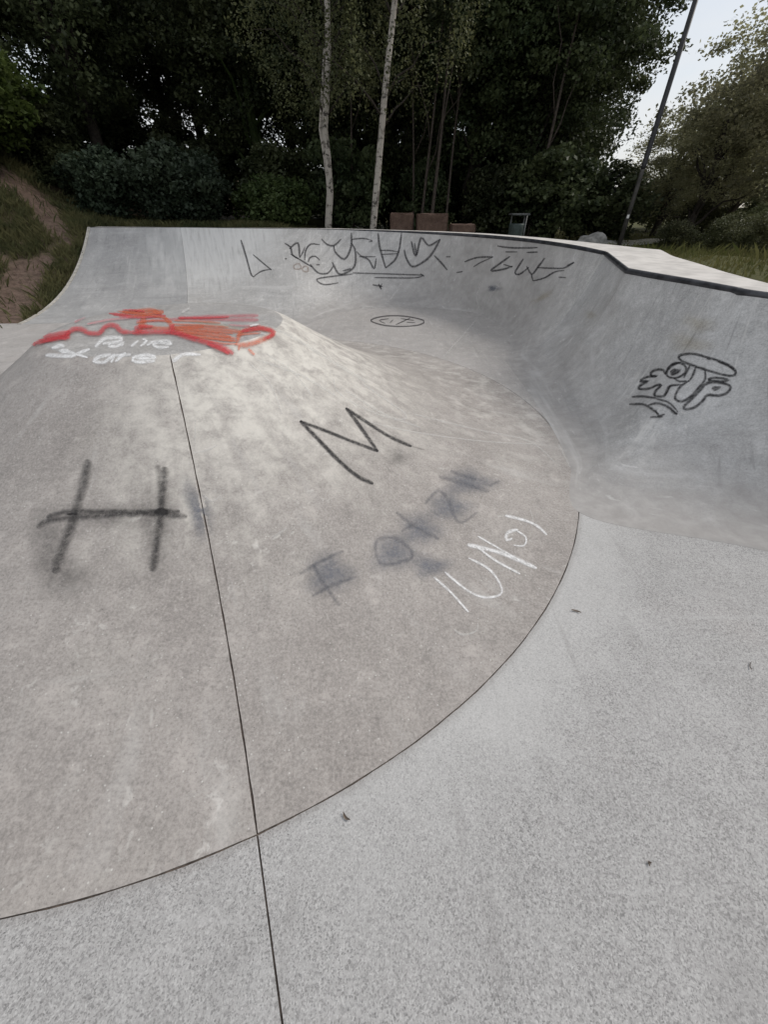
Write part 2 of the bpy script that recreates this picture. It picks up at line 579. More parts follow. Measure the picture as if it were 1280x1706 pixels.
def cr_interp(p0, p1, p2, p3, t):
    return 0.5 * (2 * p1 + (p2 - p0) * t + (2 * p0 - 5 * p1 + 4 * p2 - p3) * t * t + (3 * p1 - p0 - 3 * p2 + p3) * t ** 3)


KA = np.array(K)


def col_at(i, t):
    """column at key i + t, smooth except over creases"""
    lo = 0
    hi = len(K) - 1
    for c in CREASE:
        if c <= i: lo = max(lo, c)
        if c > i: hi = min(hi, c)
    g = lambda k: KA[min(max(k, lo), hi)]
    return cr_interp(g(i - 1), g(i), g(i + 1), g(i + 2), t)


def wall_pt(c, v):
    z = c[4] * (v ** c[5])
    return (c[0] + (c[2] - c[0]) * v, c[1] + (c[3] - c[1]) * v, z)


wall = empty('bowl_wall', (0, 9, 0))
props(wall, 'curved grey concrete quarter pipe wall round the back and right of the bowl, sprayed with graffiti', 'quarter pipe')
WOFF = Vector((0, 9, 0))
nv = 46
s_len = 0.0
COPING = []
for (k0, k1, mname) in RUNS:
    cols = []
    for k in range(k0, k1):
        n = 26
        for q in range(n):
            cols.append((col_at(k, q / n), k + q / n))
    cols.append((col_at(k1 - 1, 1.0), k1))
    vs, uv = [], []
    prev = None
    for ci, (c, kk) in enumerate(cols):
        mpt = Vector(wall_pt(c, 0.7))
        if prev is not None: s_len += (mpt - prev).length
        prev = mpt
        L = math.hypot(c[2] - c[0], c[3] - c[1])
        for j in range(nv):
            v = j / (nv - 1)
            x, y, z = wall_pt(c, v)
            if j == 0: z -= 0.001
            vs.append((x, y, z + 0.002))
            uv.append((s_len, v * L))
        COPING.append(Vector((c[2], c[3], c[4])))
    # open joint at panel borders
    def pull(a, b):
        for j in range(nv):
            A, B = Vector(vs[a * nv + j]), Vector(vs[b * nv + j])
            d = B - A
            if d.length > 1e-5:
                vs[a * nv + j] = tuple(A + d.normalized() * min(0.0022 + 0.001 * wob(j * 0.3), d.length * 0.4))
    if k0 == 1: pull(0, 1)
    if k1 == 1: pull(len(cols) - 1, len(cols) - 2)
    v2, f2, ring = skirted(vs, len(cols), nv, 0.10)
    uv2 = uv + [uv[i] for i in ring]
    o = py_mesh('panel', [Vector(v) - WOFF for v in v2], f2, M[mname], wall, True, uv2)
    if mname == 'wall_dark': o['label'] = 'darker stained flat panel'
    add_bvh(vs, grid_faces(len(cols), nv), 'wall')
# filler under the wall joints
vs = []
allc = []
for k in range(len(K) - 1):
    for q in range(10):
        allc.append(col_at(k, q / 10))
allc.append(col_at(len(K) - 2, 1.0))
for c in allc:
    for j in range(nv):
        x, y, z = wall_pt(c, j / (nv - 1))
        vs.append((x, y - 9, z - 0.014))
py_mesh('joint_filler', vs, grid_faces(len(allc), nv), M['filler'], wall, True)

# coping: round steel edge
cop = [COPING[0]]
for p in COPING[1:]:
    if (p - cop[-1]).length > 0.02: cop.append(p)
bm = bmesh.new()
tube(bm, [p + Vector((0, 0.012, -0.020)) - WOFF for p in cop], 0.027, 10)
bm_obj('coping', bm, M['steel'], wall)
# pale raised rim of the cut left end
c0 = KA[0]
bm = bmesh.new()
side = Vector((c0[3] - c0[1], -(c0[2] - c0[0]), 0)).normalized() * -1
rows = []
for j in range(nv):
    p = Vector(wall_pt(c0, j / (nv - 1)))
    rows.append([bm.verts.new(p - WOFF + q) for q in (side * 0.0 + Vector((0, 0, 0.012)), side * 0.06 + Vector((0, 0, 0.012)), side * 0.06 - Vector((0, 0, 0.16)), -Vector((0, 0, 0.16)))])
for a, b in zip(rows, rows[1:]):
    for q in range(4):
        f = bm.faces.new((a[q], a[(q + 1) % 4], b[(q + 1) % 4], b[q]))
bm.faces.new(rows[0]); bm.faces.new(rows[-1][::-1])
bm_obj('rim', bm, M['edge'], wall)

# --- floor: slabs over a dark joint bed
floor = empty('floor', (0, 0, 0))
props(floor, kind='structure')
py_mesh('joint_bed', [(-14, -9, -.006), (9, -9, -.006), (9, 9.5, -.006), (-6.1, 9.5, -.006), (-6.1, 6.97, -.006), (-14, 6.97, -.006)], [(0, 1, 2, 3, 4, 5)], M['filler'], floor)


def arc(a0, a1, r, n):
    return [(MC[0] + (r + 0.0015 * wob((a0 + (a1 - a0) * i / n) * 7, 2)) * math.cos(a0 + (a1 - a0) * i / n),
             MC[1] + (r + 0.0015 * wob((a0 + (a1 - a0) * i / n) * 7, 2)) * math.sin(a0 + (a1 - a0) * i / n)) for i in range(n + 1)]


def slab(poly, mat, z=0.0):
    n = len(poly)
    vs = [(x, y, z) for x, y in poly] + [(x, y, z - 0.05) for x, y in poly]
    me = bpy.data.meshes.new('slab')
    bm = bmesh.new()
    bv = [bm.verts.new(v) for v in vs]
    top = bm.faces.new(bv[:n])
    top.normal_update()
    for i in range(n):
        bm.faces.new((bv[i], bv[n + i], bv[n + (i + 1) % n], bv[(i + 1) % n]))
    bmesh.ops.triangulate(bm, faces=[top])
    bmesh.ops.recalc_face_normals(bm, faces=bm.faces)
    uvl = bm.loops.layers.uv.new('UVMap')
    for f in bm.faces:
        for l in f.loops: l[uvl].uv = (l.vert.co.x, l.vert.co.y)
    bm.to_mesh(me)
    bm.free()
    return link_mesh('slab', me, mat, floor)


RO = MR + 0.0034
J0 = px(970, 855, 0)
J1 = px(1280, 918, 0)
aJ = math.atan2(J0[1] - MC[1], J0[0] - MC[0])
jd = Vector((J1[0] - J0[0], J1[1] - J0[1])).normalized()
jn = Vector((-jd.y, jd.x))
sd = Vector((math.cos(SEAM), math.sin(SEAM)))
sd2 = Vector((0.165, -0.385)).normalized()
sn2 = Vector((-sd2.y, sd2.x))                    # points right
s0 = Vector(MC) + sd * RO


def seam(dist, side):
    pts = []
    n = 40
    for i in range(n + 1):
        d = dist * i / n
        w = 0.0032 + 0.0018 * wob(d * 4, 3)
        q = s0 + sd2 * d + sn2 * (w * side)
        pts.append((q.x, q.y))
    return pts


eps = GAP / RO
# right-hand foreground slab
toe_far = Vector(J0) + jd * 7.0
right = seam(9.0, 1)
poly = right[::-1] + arc(SEAM + eps, aJ, RO, 90)
poly += [tuple(Vector(J0) + jd * (0.06 + 6.9 * i / 10) - jn * 0.004) for i in range(11)]
poly += [(8.6, -8.9)]
slab(poly, M['floor'])
# left-hand foreground slab
left = seam(9.0, -1)
poly = left + [(-13.5, left[-1][1]), (-13.5, 3.0)] + arc(R(184), 2 * math.pi + SEAM - eps, RO, 110)
slab(poly, M['floor'])
# floor of the bowl behind and beside the mound
toe = []
for k in range(0, 15):
    for q in range(6):
        c = col_at(k, q / 6) if k < 14 or q == 0 else None
        if c is not None: toe.append((c[0] + (c[2] - c[0]) * 0.015, c[1] + (c[3] - c[1]) * 0.015))
poly = toe[::-1] + [(-13.5, 7.0), (-13.5, 3.008)] + arc(R(184) - 0.001, aJ + 0.002, RO, 160)
poly = [tuple(Vector(J0) + jd * 0.02 + jn * 0.004)] + poly
slab(poly, M['bowl'])
poly = [tuple(Vector(J0) + jd * 0.1 + jn * 0.004), tuple(Vector(J0) + jd * 6.5 + jn * 0.004), (7, 1.6), (3, 2.6), (1.6, 2.6)]
slab(poly, M['bowl'], -0.003)
add_bvh([(-14, -9, 0), (9, -9, 0), (9, 9.5, 0), (-14, 9.5, 0)], [(0, 1, 2, 3)], 'floor')

# --- deck behind the coping
deck = empty('deck', (0, 0, 0))
props(deck, kind='structure')
def off(k, d):
    return (K[k][2], K[k][3] + d)


outer_keys = {0: off(0, 0.4), 4: off(4, 0.35), 6: (K[6][2] + 0.12, K[6][3] + 0.33), 7: (K[7][2] + 0.22, K[7][3] + 0.28), 8: (K[8][2] + 0.32, K[8][3] + 0.2), 9: (K[9][2] + 0.5, K[9][3] + 0.2), 10: (K[10][2] + 0.85, K[10][3] + 0.3),
              11: px(1124, 428, 1.1), 12: px(1165, 440, 1.1), 13: px(1209, 454, 1.1), 14: px(1253, 466, 1.1), 15: px(1310, 480, 1.1), 16: (4.0, 2.75), 17: (5.7, 2.0)}

ok = sorted(outer_keys)


def outer_at(kk):
    for a, b in zip(ok, ok[1:]):
        if a <= kk <= b:
            t = (kk - a) / (b - a)
            return Vector(outer_keys[a]).lerp(Vector(outer_keys[b]), t)


vs = []
OUTER = []
kks = [k + q / 6 for k in range(17) for q in range(6)] + [17.0]
for kk in kks:
    i = min(int(kk), 16)
    c = col_at(i, kk - i)
    o2 = outer_at(kk)
    OUTER.append((o2.x, o2.y, c[4]))
    ci = Vector((c[2], c[3]))
    for j in range(4):
        q = ci.lerp(o2, j / 3)
        vs.append((q.x, q.y, c[4] + 0.004))
v2, f2, _ = skirted(vs, len(kks), 4, 0.22)
py_mesh('deck_slab', v2, f2, M['deck'], deck)


# ------------------------------------------------------------------ ground outside the bowl
def sstep(a, b, x):
    t = np.clip((x - a) / (b - a), 0, 1)
    return t * t * (3 - 2 * t)


PARK = np.array([(x, y) for x, y, z in OUTER] + [(9.5, 1.0), (9.5, -9.5), (-14, -9.5), (-14, 3.0)])


def signed(x, y):
    """+ outside the park polygon, - inside"""
    d = np.full(x.shape, 1e9)
    inside = np.zeros(x.shape, bool)
    n = len(PARK)
    for i in range(n):
        ax, ay = PARK[i]
        bx, by = PARK[(i + 1) % n]
        ex, ey = bx - ax, by - ay
        t = np.clip(((x - ax) * ex + (y - ay) * ey) / (ex * ex + ey * ey + 1e-12), 0, 1)
        d = np.minimum(d, np.hypot(x - ax - t * ex, y - ay - t * ey))
        cond = (ay > y) != (by > y)
        xi = ax + (y - ay) / (by - ay + 1e-12) * ex
        inside ^= cond & (x < xi)
    return np.where(inside, -d, d)


def vnoise(x, y, s, seed=0):
    a = np.sin(x * s * 1.3 + seed) * np.cos(y * s * 1.1 - seed * 2) + 0.5 * np.sin(x * s * 2.7 - y * s * 2.1 + seed * 3) + 0.3 * np.sin(x * s * 5.1 + y * s * 4.3 + seed)
    return a / 1.8


def end_edge_x(y):
    """x of the cut left end of the wall at depth y"""
    t = np.clip((y - c0[1]) / (c0[3] - c0[1]), -0.6, 1)
    return c0[0] + (c0[2] - c0[0]) * t


def ground_z(x, y):
    x = np.asarray(x, float)
    y = np.asarray(y, float)
    sg = signed(x, y)
    low_back = 0.82 - 0.10 * sstep(13, 20, y)
    near_right = (ZR - 0.02) + (0.72 - ZR + 0.02) * sstep(5.5, 11.5, y + 0.6 * (x - 4))
    w = sstep(1.5, 3.2, x)
    high = low_back * (1 - w) + near_right * w
    lw = sstep(-1.2, -3.2, x)
    high = high * (1 - lw) + (ZB - 0.03) * lw
    z = -0.4 + (high + 0.4) * sstep(-0.45, 0.02, sg)
    # left bank of earth beside the cut end of the wall
    t = np.clip((y - c0[1]) / (c0[3] - c0[1]), 0, 1)
    prof = c0[4] * t ** c0[5]
    d = end_edge_x(y) - x
    bank = prof - 0.02 - 0.13 * sstep(0.45, 0.0, d) * sstep(0.05, 0.3, t)
    bank = bank + 2.15 * sstep(0.25, 7.5, d + 0.25 * vnoise(x, y, 0.9, 1)) * sstep(6.2, 12.5, y + 0.4 * vnoise(x, y, 0.6, 4)) + 0.55 * sstep(0.5, 4.0, d) * sstep(5.0, 8.0, y)
    bank = bank + 0.06 * vnoise(x, y, 2.3, 2) * sstep(0.1, 1.0, d)
    left = sstep(-0.02, 0.10, d) * (y > 5.2)
    z = np.where(left > 0, z * (1 - left) + bank * left, z)
    behind = (y > 12.2) & (x < -5)
    hill = 2.3 * sstep(-6.6, -14, x) * sstep(11.5, 14.5, y)
    z = np.where((left <= 0) & (y > 11.9), z + hill * 0.9, z)
    z = z + np.where(sg > 0.8, 0.05 * vnoise(x, y, 0.5, 7), 0)
    return z


def axis(parts):
    out = []
    for a, b, st in parts:
        out += list(np.arange(a, b - 1e-6, st))
    return np.array(out + [parts[-1][1]])


gx = axis([(-400, -60, 60), (-60, -24, 4), (-24, -14, 0.5), (-14, 8, 0.16), (8, 24, 0.5), (24, 60, 4), (60, 400, 60)])
gy = axis([(-300, -20, 56), (-20, -10, 2), (-10, 3, 0.5), (3, 15, 0.16), (15, 36, 0.6), (36, 80, 5), (80, 480, 80)])
GX, GY = np.meshgrid(gx, gy, indexing='ij')
GZ = ground_z(GX.ravel(), GY.ravel())
t = NT('earth_and_turf')
p = t.pos()
n1 = t.noise(p, 0.55, 6, 0.62)
n2 = t.noise(p, 9.0, 6, 0.7)
n3 = t.noise(p, 45.0, 4, 0.7)
dirt = t.mix(t.rng(n2, 0.3, 0.7), (0.085, 0.058, 0.046), (0.19, 0.135, 0.108))
dirt = t.mix(t.rng(n3, 0.5, 0.7, 0, 0.7), dirt, (0.22, 0.175, 0.145))
dirt = t.mix(t.rng(t.noise(p, 3.0, 5, 0.7), 0.5, 0.7, 0, 0.6), dirt, (0.07, 0.06, 0.04))
turf = t.mix(t.rng(n2, 0.3, 0.7), (0.055, 0.060, 0.026), (0.11, 0.105, 0.045))
xs = t.sep(p)
isleft = t.rng(xs[0], -4.6, -6.6)
at0 = t.n.new('ShaderNodeAttribute')
at0.attribute_name = 'bare'
f = t.math('MAXIMUM', at0.outputs['Fac'], t.math('MULTIPLY', t.rng(n1, 0.60, 0.48, 0, 0.7), isleft))
c = t.mix(f, turf, dirt)
M['earth'] = t.done(t.pbr(c, 0.95, t.bump(t.math('ADD', n2, t.math('MULTIPLY', n3, 0.4)), 0.6, 0.05), spec=0.1))
_gf = grid_faces(len(gx), len(gy))
GBVH = BVHTree.FromPolygons([tuple(q) for q in np.c_[GX.ravel(), GY.ravel(), GZ]], _gf)


def trail_xy(pts):
    out = []
    for u, v, w in pts:
        h = GBVH.ray_cast(Vector((0, 0, EYE)), ray(u, v).normalized())[0]
        if h is not None and h.y < 25: out.append((h.x, h.y, w))
    return out


# bare trails worn into the bank
TRAILS = [trail_xy([(-60, 285, .8), (0, 296, .75), (40, 312, .6), (72, 345, .42), (98, 380, .3), (114, 404, .2)]), trail_xy([(75, 436, .28), (50, 452, .45), (32, 478, .5), (16, 510, .5), (2, 532, .4), (-40, 560, .5)])]


def bare(x, y):
    f = np.zeros(np.shape(x))
    for T in TRAILS:
        for (ax, ay, aw), (bx, by, bw) in zip(T, T[1:]):
            ex, ey = bx - ax, by - ay
            t_ = np.clip(((x - ax) * ex + (y - ay) * ey) / (ex * ex + ey * ey + 1e-9), 0, 1)
            d_ = np.hypot(x - ax - t_ * ex, y - ay - t_ * ey)
            w_ = aw + (bw - aw) * t_
            f = np.maximum(f, sstep(1.25, 0.65, (d_ + 0.16 * vnoise(x, y, 3.5, 2) + 0.07 * vnoise(x, y, 11.0, 5)) / w_))
    return f


ground = py_mesh('ground', np.c_[GX.ravel(), GY.ravel(), GZ], grid_faces(len(gx), len(gy)), M['earth'], None, True)
at_ = ground.data.attributes.new('bare', 'FLOAT', 'POINT')
at_.data.foreach_set('value', bare(GX.ravel(), GY.ravel()).astype(np.float32))
props(ground, kind='structure')

# pale strip added to stand for bright sky gaps under the right-hand trees
M['gap_tone'] = simple('pale_gap_tone', (0.52, 0.50, 0.46), 0.9, 0, 0.2, 6)
pts = [(4.6 + 0.5 * i, 12.6 + 0.28 * i) for i in range(20)]
vs = []
for i, (x, y) in enumerate(pts):
    vs += [(x, y - 0.5, float(ground_z(np.array([x]), np.array([y - 0.5]))[0]) + 0.03), (x - 0.3, y + 0.7, float(ground_z(np.array([x - 0.3]), np.array([y + 0.7]))[0]) + 0.03)]
gap_strip = py_mesh('bright_gap_strip', vs, [(2 * i, 2 * i + 2, 2 * i + 3, 2 * i + 1) for i in range(len(pts) - 1)], M['gap_tone'])
props(gap_strip, kind='structure')

# ------------------------------------------------------------------ grass
def grass_mat(name, a, b):
    t = NT(name)
    f = t.noise(t.pos(), 1.4, 4)
    f2 = t.noise(t.pos(), 16, 2)
    c = t.mix(t.rng(f, 0.35, 0.65), a, b)
    c = t.mix(t.rng(f2, 0.5, 0.8, 0, 0.5), c, (0.16, 0.135, 0.06))
    d = t.pbr(c, 0.8, spec=0.15)
    tr = t.n.new('ShaderNodeBsdfTranslucent')
    t._in(tr.inputs['Color'], c)
    ms = t.n.new('ShaderNodeMixShader')
    ms.inputs[0].default_value = 0.25
    t.l.new(d, ms.inputs[1])
    t.l.new(tr.outputs[0], ms.inputs[2])
    return t.done(ms.outputs[0])


def grass(name, x, y, h, w, mat, seed):
    rng = np.random.default_rng(seed)
    n = len(x)
    z = ground_z(x, y)
    a = rng.uniform(0, 2 * np.pi, n)
    hh = h * rng.uniform(0.5, 1.25, n)
    lean = rng.normal(0, 0.35, (n, 2)) * hh[:, None]
    ww = w * rng.uniform(0.7, 1.3, n)
    dx, dy = np.cos(a) * ww, np.sin(a) * ww
    base = np.c_[x, y, z - 0.02]
    v = np.empty((n, 4, 3))
    v[:, 0] = base + np.c_[-dx, -dy, 0 * dx]
    v[:, 1] = base + np.c_[dx, dy, 0 * dx]
    mid = base + np.c_[lean * 0.35, hh * 0.6]
    v[:, 2] = mid + np.c_[dx, dy, 0 * dx] * 0.7
    tip = base + np.c_[lean, hh]
    v[:, 3] = tip
    # blade: quad base-mid plus tip drawn as one bent quad
    v[:, 2], v[:, 3] = tip + np.c_[dx, dy, 0 * dx] * 0.15, mid - np.c_[dx, dy, 0 * dx] * 0.5
    o = link_mesh(name, np_mesh(name, v.reshape(-1, 3), 4), mat)
    props(o, kind='stuff')
    return o


M['grass_dark'] = grass_mat('dry_olive_grass', (0.060, 0.070, 0.030), (0.125, 0.120, 0.055))
M['grass_light'] = grass_mat('lawn_grass', (0.075, 0.088, 0.026), (0.15, 0.14, 0.055))
rng = np.random.default_rng(3)
n = 90000
x = rng.uniform(-16, -6.3, n)
y = rng.uniform(6.5, 15, n)
d = end_edge_x(y) - x
pn = vnoise(x, y, 0.8, 5) + 0.6 * vnoise(x, y, 2.1, 9)
keep = (d > 0.12) & (rng.random(n) < 1.0 - 0.97 * bare(x, y)) & ((pn > -0.5) | (d < 0.6))
grass('bank_grass', x[keep], y[keep], 0.20, 0.008, M['grass_dark'], 5)
n = 16000
x = rng.uniform(-8, 4.5, n)
y = rng.uniform(12.35, 15, n)
keep = signed(x, y) > 0.05
grass('rough_grass', x[keep], y[keep], 0.16, 0.012, M['grass_dark'], 6)
n = 60000
x = rng.uniform(3, 18, n)
y = rng.uniform(3, 22, n)
keep = (signed(x, y) > 0.03) & (rng.random(n) < np.clip(1.5 - y / 16, 0.25, 1)) & (x > 2.6)
tall = keep & (signed(x, y) > 0.9 + 0.3 * vnoise(x, y, 1.5, 3)) & (rng.random(n) < 0.5) & (y < 13) & (x < 11)
grass('tall_weeds', x[tall], y[tall], 0.17, 0.006, M['grass_light'], 9)
grass('lawn', x[keep], y[keep], 0.085, 0.010, M['grass_light'], 8)


# ------------------------------------------------------------------ trees and shrubs
def leaf_mat(name, dark, light, trans=0.3, rough=0.55):
    t = NT(name)
    p = t.pos()
    oi = t.n.new('ShaderNodeObjectInfo').outputs['Random']
    f = t.noise(p, 1.1, 3, 0.6)
    g = t.noise(p, 7.0, 2, 0.6)
    c = t.mix(t.rng(f, 0.32, 0.68), dark, light)
    c = t.mix(t.rng(g, 0.5, 0.8, 0, 0.5), c, tuple(min(1, q * 1.5) for q in light))
    hs = t.n.new('ShaderNodeHueSaturation')
    t._in(hs.inputs['Hue'], t.rng(oi, 0, 1, 0.485, 0.515, False))
    t._in(hs.inputs['Value'], t.rng(oi, 0, 1, 0.7, 1.45, False))
    t._in(hs.inputs['Color'], c)
    c = hs.outputs[0]
    d = t.pbr(c, rough, spec=0.25)
    tr = t.n.new('ShaderNodeBsdfTranslucent')
    t._in(tr.inputs['Color'], c)
    ms = t.n.new('ShaderNodeMixShader')
    ms.inputs[0].default_value = trans
    t.l.new(d, ms.inputs[1])
    t.l.new(tr.outputs[0], ms.inputs[2])
    return t.done(ms.outputs[0])


M['leaf_dark'] = leaf_mat('dark_wood_leaves', (0.030, 0.042, 0.020), (0.085, 0.102, 0.046), 0.32)
M['leaf_mid'] = leaf_mat('green_leaves', (0.036, 0.060, 0.020), (0.088, 0.120, 0.042), 0.35)
M['leaf_bright'] = leaf_mat('bright_leaves', (0.050, 0.095, 0.022), (0.105, 0.155, 0.042), 0.4)
M['leaf_blue'] = leaf_mat('bluish_shrub_leaves', (0.026, 0.042, 0.026), (0.066, 0.092, 0.056), 0.25)
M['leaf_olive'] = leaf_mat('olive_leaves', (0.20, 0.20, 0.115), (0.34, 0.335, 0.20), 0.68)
M['leaf_birch'] = leaf_mat('birch_leaves', (0.050, 0.056, 0.026), (0.110, 0.112, 0.052), 0.4)
M['bark'] = simple('dark_bark', (0.040, 0.033, 0.027), 0.95, 0, 0.45, 18, 0.8)
M['bark_pale'] = simple('grey_bark', (0.075, 0.06, 0.05), 0.95, 0, 0.4, 18, 0.8)
t = NT('birch_bark')
p = t.pos()
bands = t.noise(t.map(p, (5.0, 5.0, 11.0)), 1.0, 6, 0.75)
pat = t.noise(t.map(p, (1, 1, 0.6)), 4.5, 4, 0.6)
c = t.mix(t.rng(bands, 0.52, 0.62), (0.42, 0.385, 0.34), (0.055, 0.048, 0.042))
c = t.mix(t.rng(pat, 0.55, 0.66, 0, 0.85), c, (0.10, 0.085, 0.075))
M['birch_bark'] = t.done(t.pbr(c, 0.8, t.bump(bands, 0.4, 0.01)))


def leaves(cent, rad, per, size, rng, flat=0.55, droop=0.0):
    """small folded leaves scattered round clump centres"""
    n = len(cent) * per
    c = np.repeat(cent, per, 0)
    rr = np.repeat(rad, per)
    off = rng.normal(0, 1, (n, 3))
    off /= np.linalg.norm(off, axis=1)[:, None]
    off *= (rng.random(n) ** 0.45 * rr)[:, None]
    off[:, 2] *= flat
    if droop:
        off[:, :2] *= 0.45
        off[:, 2] -= rng.random(n) * droop
    c = c + off
    ax = rng.normal(0, 1, (n, 3))
    ax[:, 2] = ax[:, 2] * 0.5 - 0.35
    ax /= np.linalg.norm(ax, axis=1)[:, None]
    nn = rng.normal(0, 1, (n, 3))
    nn[:, 2] = np.abs(nn[:, 2]) + 0.5
    sd_ = np.cross(ax, nn)
    sd_ /= np.linalg.norm(sd_, axis=1)[:, None] + 1e-9
    s = size * rng.uniform(0.6, 1.35, n)
    L = ax * s[:, None]
    W = sd_ * (s * 0.36)[:, None]
    v = np.empty((n, 4, 3))
    v[:, 0] = c - L * 0.5
    v[:, 1] = c + W - L * 0.05
    v[:, 2] = c + L * 0.5
    v[:, 3] = c - W - L * 0.05
    return v.reshape(-1, 3)


def crown_mesh(name, seed, rx, ry, z0, z1, n_clump, per, leaf, clump=0.55, taper=0.5, hollow=0.45, droop=0.0):
    rng = np.random.default_rng(seed)
    cs = []
    while len(cs) < n_clump:
        q = rng.uniform(-1, 1, 3)
        r = np.linalg.norm(q)
        if r > 1 or r < hollow * rng.random(): continue
        h = (q[2] + 1) / 2
        k = 1.0 - taper * max(0.0, h - 0.35)
        lump = 1 + 0.22 * math.sin(3 * math.atan2(q[1], q[0]) + seed) * math.cos(4 * h + seed)
        cs.append((q[0] * rx * k * lump, q[1] * ry * k * lump, z0 + (z1 - z0) * h))
    cs = np.array(cs)
    rad = clump * rng.uniform(0.6, 1.3, len(cs))
    return np_mesh(name, leaves(cs, rad, per, leaf, rng, 0.6, droop), 4), cs


def limb_path(p0, p1, rng, n=6, jit=0.08):
    p0, p1 = Vector(p0), Vector(p1)
    L = (p1 - p0).length
    out = []
    for i in range(n):
        t_ = i / (n - 1)
        q = p0.lerp(p1, t_) + Vector((0, 0, 0.12 * L * math.sin(t_ * math.pi)))
        if 0 < i < n - 1: q += Vector(rng.normal(0, jit * L / n * 2, 3))
        out.append(q)
    return out


def trunk_mesh(name, seed, h, r, lean=(0, 0), limbs=(), bend=0.1, seg=9):
    rng = np.random.default_rng(seed)
    bm = bmesh.new()
    n = 12
    pts = []
    for i in range(n):
        t_ = i / (n - 1)
        pts.append(Vector((lean[0] * t_ + bend * math.sin(t_ * 5 + seed), lean[1] * t_ + bend * math.sin(t_ * 4 + seed * 2), -0.3 + (h + 0.3) * t_)))
    off = pts[1] * 1
    rad = [r * (1.25 if i == 0 else 1.0) * (1 - 0.75 * i / (n - 1)) for i in range(n)]
    p00 = pts[0].copy()
    for q in pts: q.x -= p00.x; q.y -= p00.y
    tube(bm, pts, rad, seg)
    for tgt in limbs:
        zt = max(0.12, min(0.85, (tgt[2] / h) * 0.62))
        i = int(zt * (n - 1))
        path_ = limb_path(pts[i], tgt, rng)
        tube(bm, path_, [rad[i] * 0.5 * (1 - 0.8 * q / 5) for q in range(6)], 6)
    me = bpy.data.meshes.new(name)
    bmesh.ops.recalc_face_normals(bm, faces=bm.faces)
    bm.to_mesh(me)
    bm.free()
    return me


def make_tree(name, tm, cm, bark, leafm, loc, label, cat, group=None, scale=1.0, rz=0.0, sz=None):
    root = empty(name, (loc[0], loc[1], float(ground_z(np.array([loc[0]]), np.array([loc[1]]))[0]) if len(loc) < 3 else loc[2]))
    props(root, label, cat, group)
    root.rotation_euler.z = rz
    root.scale = (scale, scale, sz or scale)
    if tm: link_mesh('trunk', tm, bark, root)
    if cm: link_mesh('crown', cm, leafm, root)
    return root


def copy_tree(src, loc, rz, scale, sz, label=None, group=None):
    r = src.copy()
    col.objects.link(r)
    r.location = (loc[0], loc[1], float(ground_z(np.array([loc[0]]), np.array([loc[1]]))[0]))
    r.rotation_euler.z = rz
    r.scale = (scale, scale, sz)
    if label: r['label'] = label
    if group: r['group'] = group
    for ch in list(src.children):
        c_ = ch.copy()
        col.objects.link(c_)
        c_.parent = r
    return r


# wood behind the bowl: three models, copied
protos = []
for s in range(3):
    cm, cs = crown_mesh('wood_crown', 11 + s, 2.6, 2.6, 1.6, 11.5, 280, 190, 0.115, 0.60, 0.45, 0.5)
    idx = np.random.default_rng(s).choice(len(cs), 14, False)
    tm = trunk_mesh('wood_trunk', 20 + s, 10.5, 0.20, (0.3, 0.1), [cs[i] for i in idx], 0.12)
    protos.append((tm, cm))
spots = [(-14.8, 16.5, 1.0, 'dark leafy wood tree at the far left edge, behind the brighter leafy bush'), (-12.3, 18.2, 1.05, 'dark wood tree behind the earth bank, second of the front row from the left'),
         (-9.4, 17.2, 1.0, 'dark wood tree left of the gap of sky, behind the wall\'s left end'), (-4.6, 18.6, 0.95, 'dark wood tree right of the small gap of sky, left of the birches'),
         (-1.6, 19.2, 1.05, 'dark wood tree straight behind the kinked birch'), (0.8, 18.4, 0.9, 'dark wood tree behind the leaning birch and the first stone block'),
         (3.0, 17.6, 1.0, 'dark wood tree behind the smallest stone block'), (4.7, 17.2, 0.95, 'dark wood tree behind the litter bin'), (6.1, 17.4, 0.9, 'last dark tree of the wood on the right, beside the open sky'),
         (-17, 22, 1.1, 0), (-10.8, 26.8, 1.25, 0), (-6.0, 22.6, 1.0, 0), (-14.2, 20.6, 1.0, 0), (-12.5, 24, 1.15, 0), (-8.3, 24.6, 1.2, 0), (-4.2, 24.5, 1.2, 0), (0.5, 24.0, 1.2, 0), (4.2, 23.0, 1.15, 0), (7.8, 22.6, 0.95, 0), (-18.5, 15.5, 1.0, 0),
         (-21, 27, 1.2, 0), (-15, 29, 1.3, 0), (-3, 30, 1.3, 0), (3, 30, 1.3, 0), (9, 29, 1.1, 0)]
first = {}
BACKW = 'dark tree of the back rows of the wood, half hidden behind the front trees'
for i, (x, y, s, lab) in enumerate(spots):
    k = i % 3
    rz = (i * 2.399) % 6.283
    if k not in first:
        first[k] = make_tree('wood_tree', protos[k][0], protos[k][1], M['bark'], M['leaf_dark'], (x, y), lab, 'tree', 'trees of the dark wood behind the bowl', s, rz, s)
    else:
        cp = copy_tree(first[k], (x, y), rz, s, s, lab or BACKW)
        if i in (3, 19):
            sl = cp.children[1].material_slots[0]
            sl.link = 'OBJECT'
            sl.material = M['leaf_mid']
for k in (0, 1):
    sl = first[k].children[1].material_slots[0]
    sl.link = 'OBJECT'
    sl.material = M['leaf_mid']

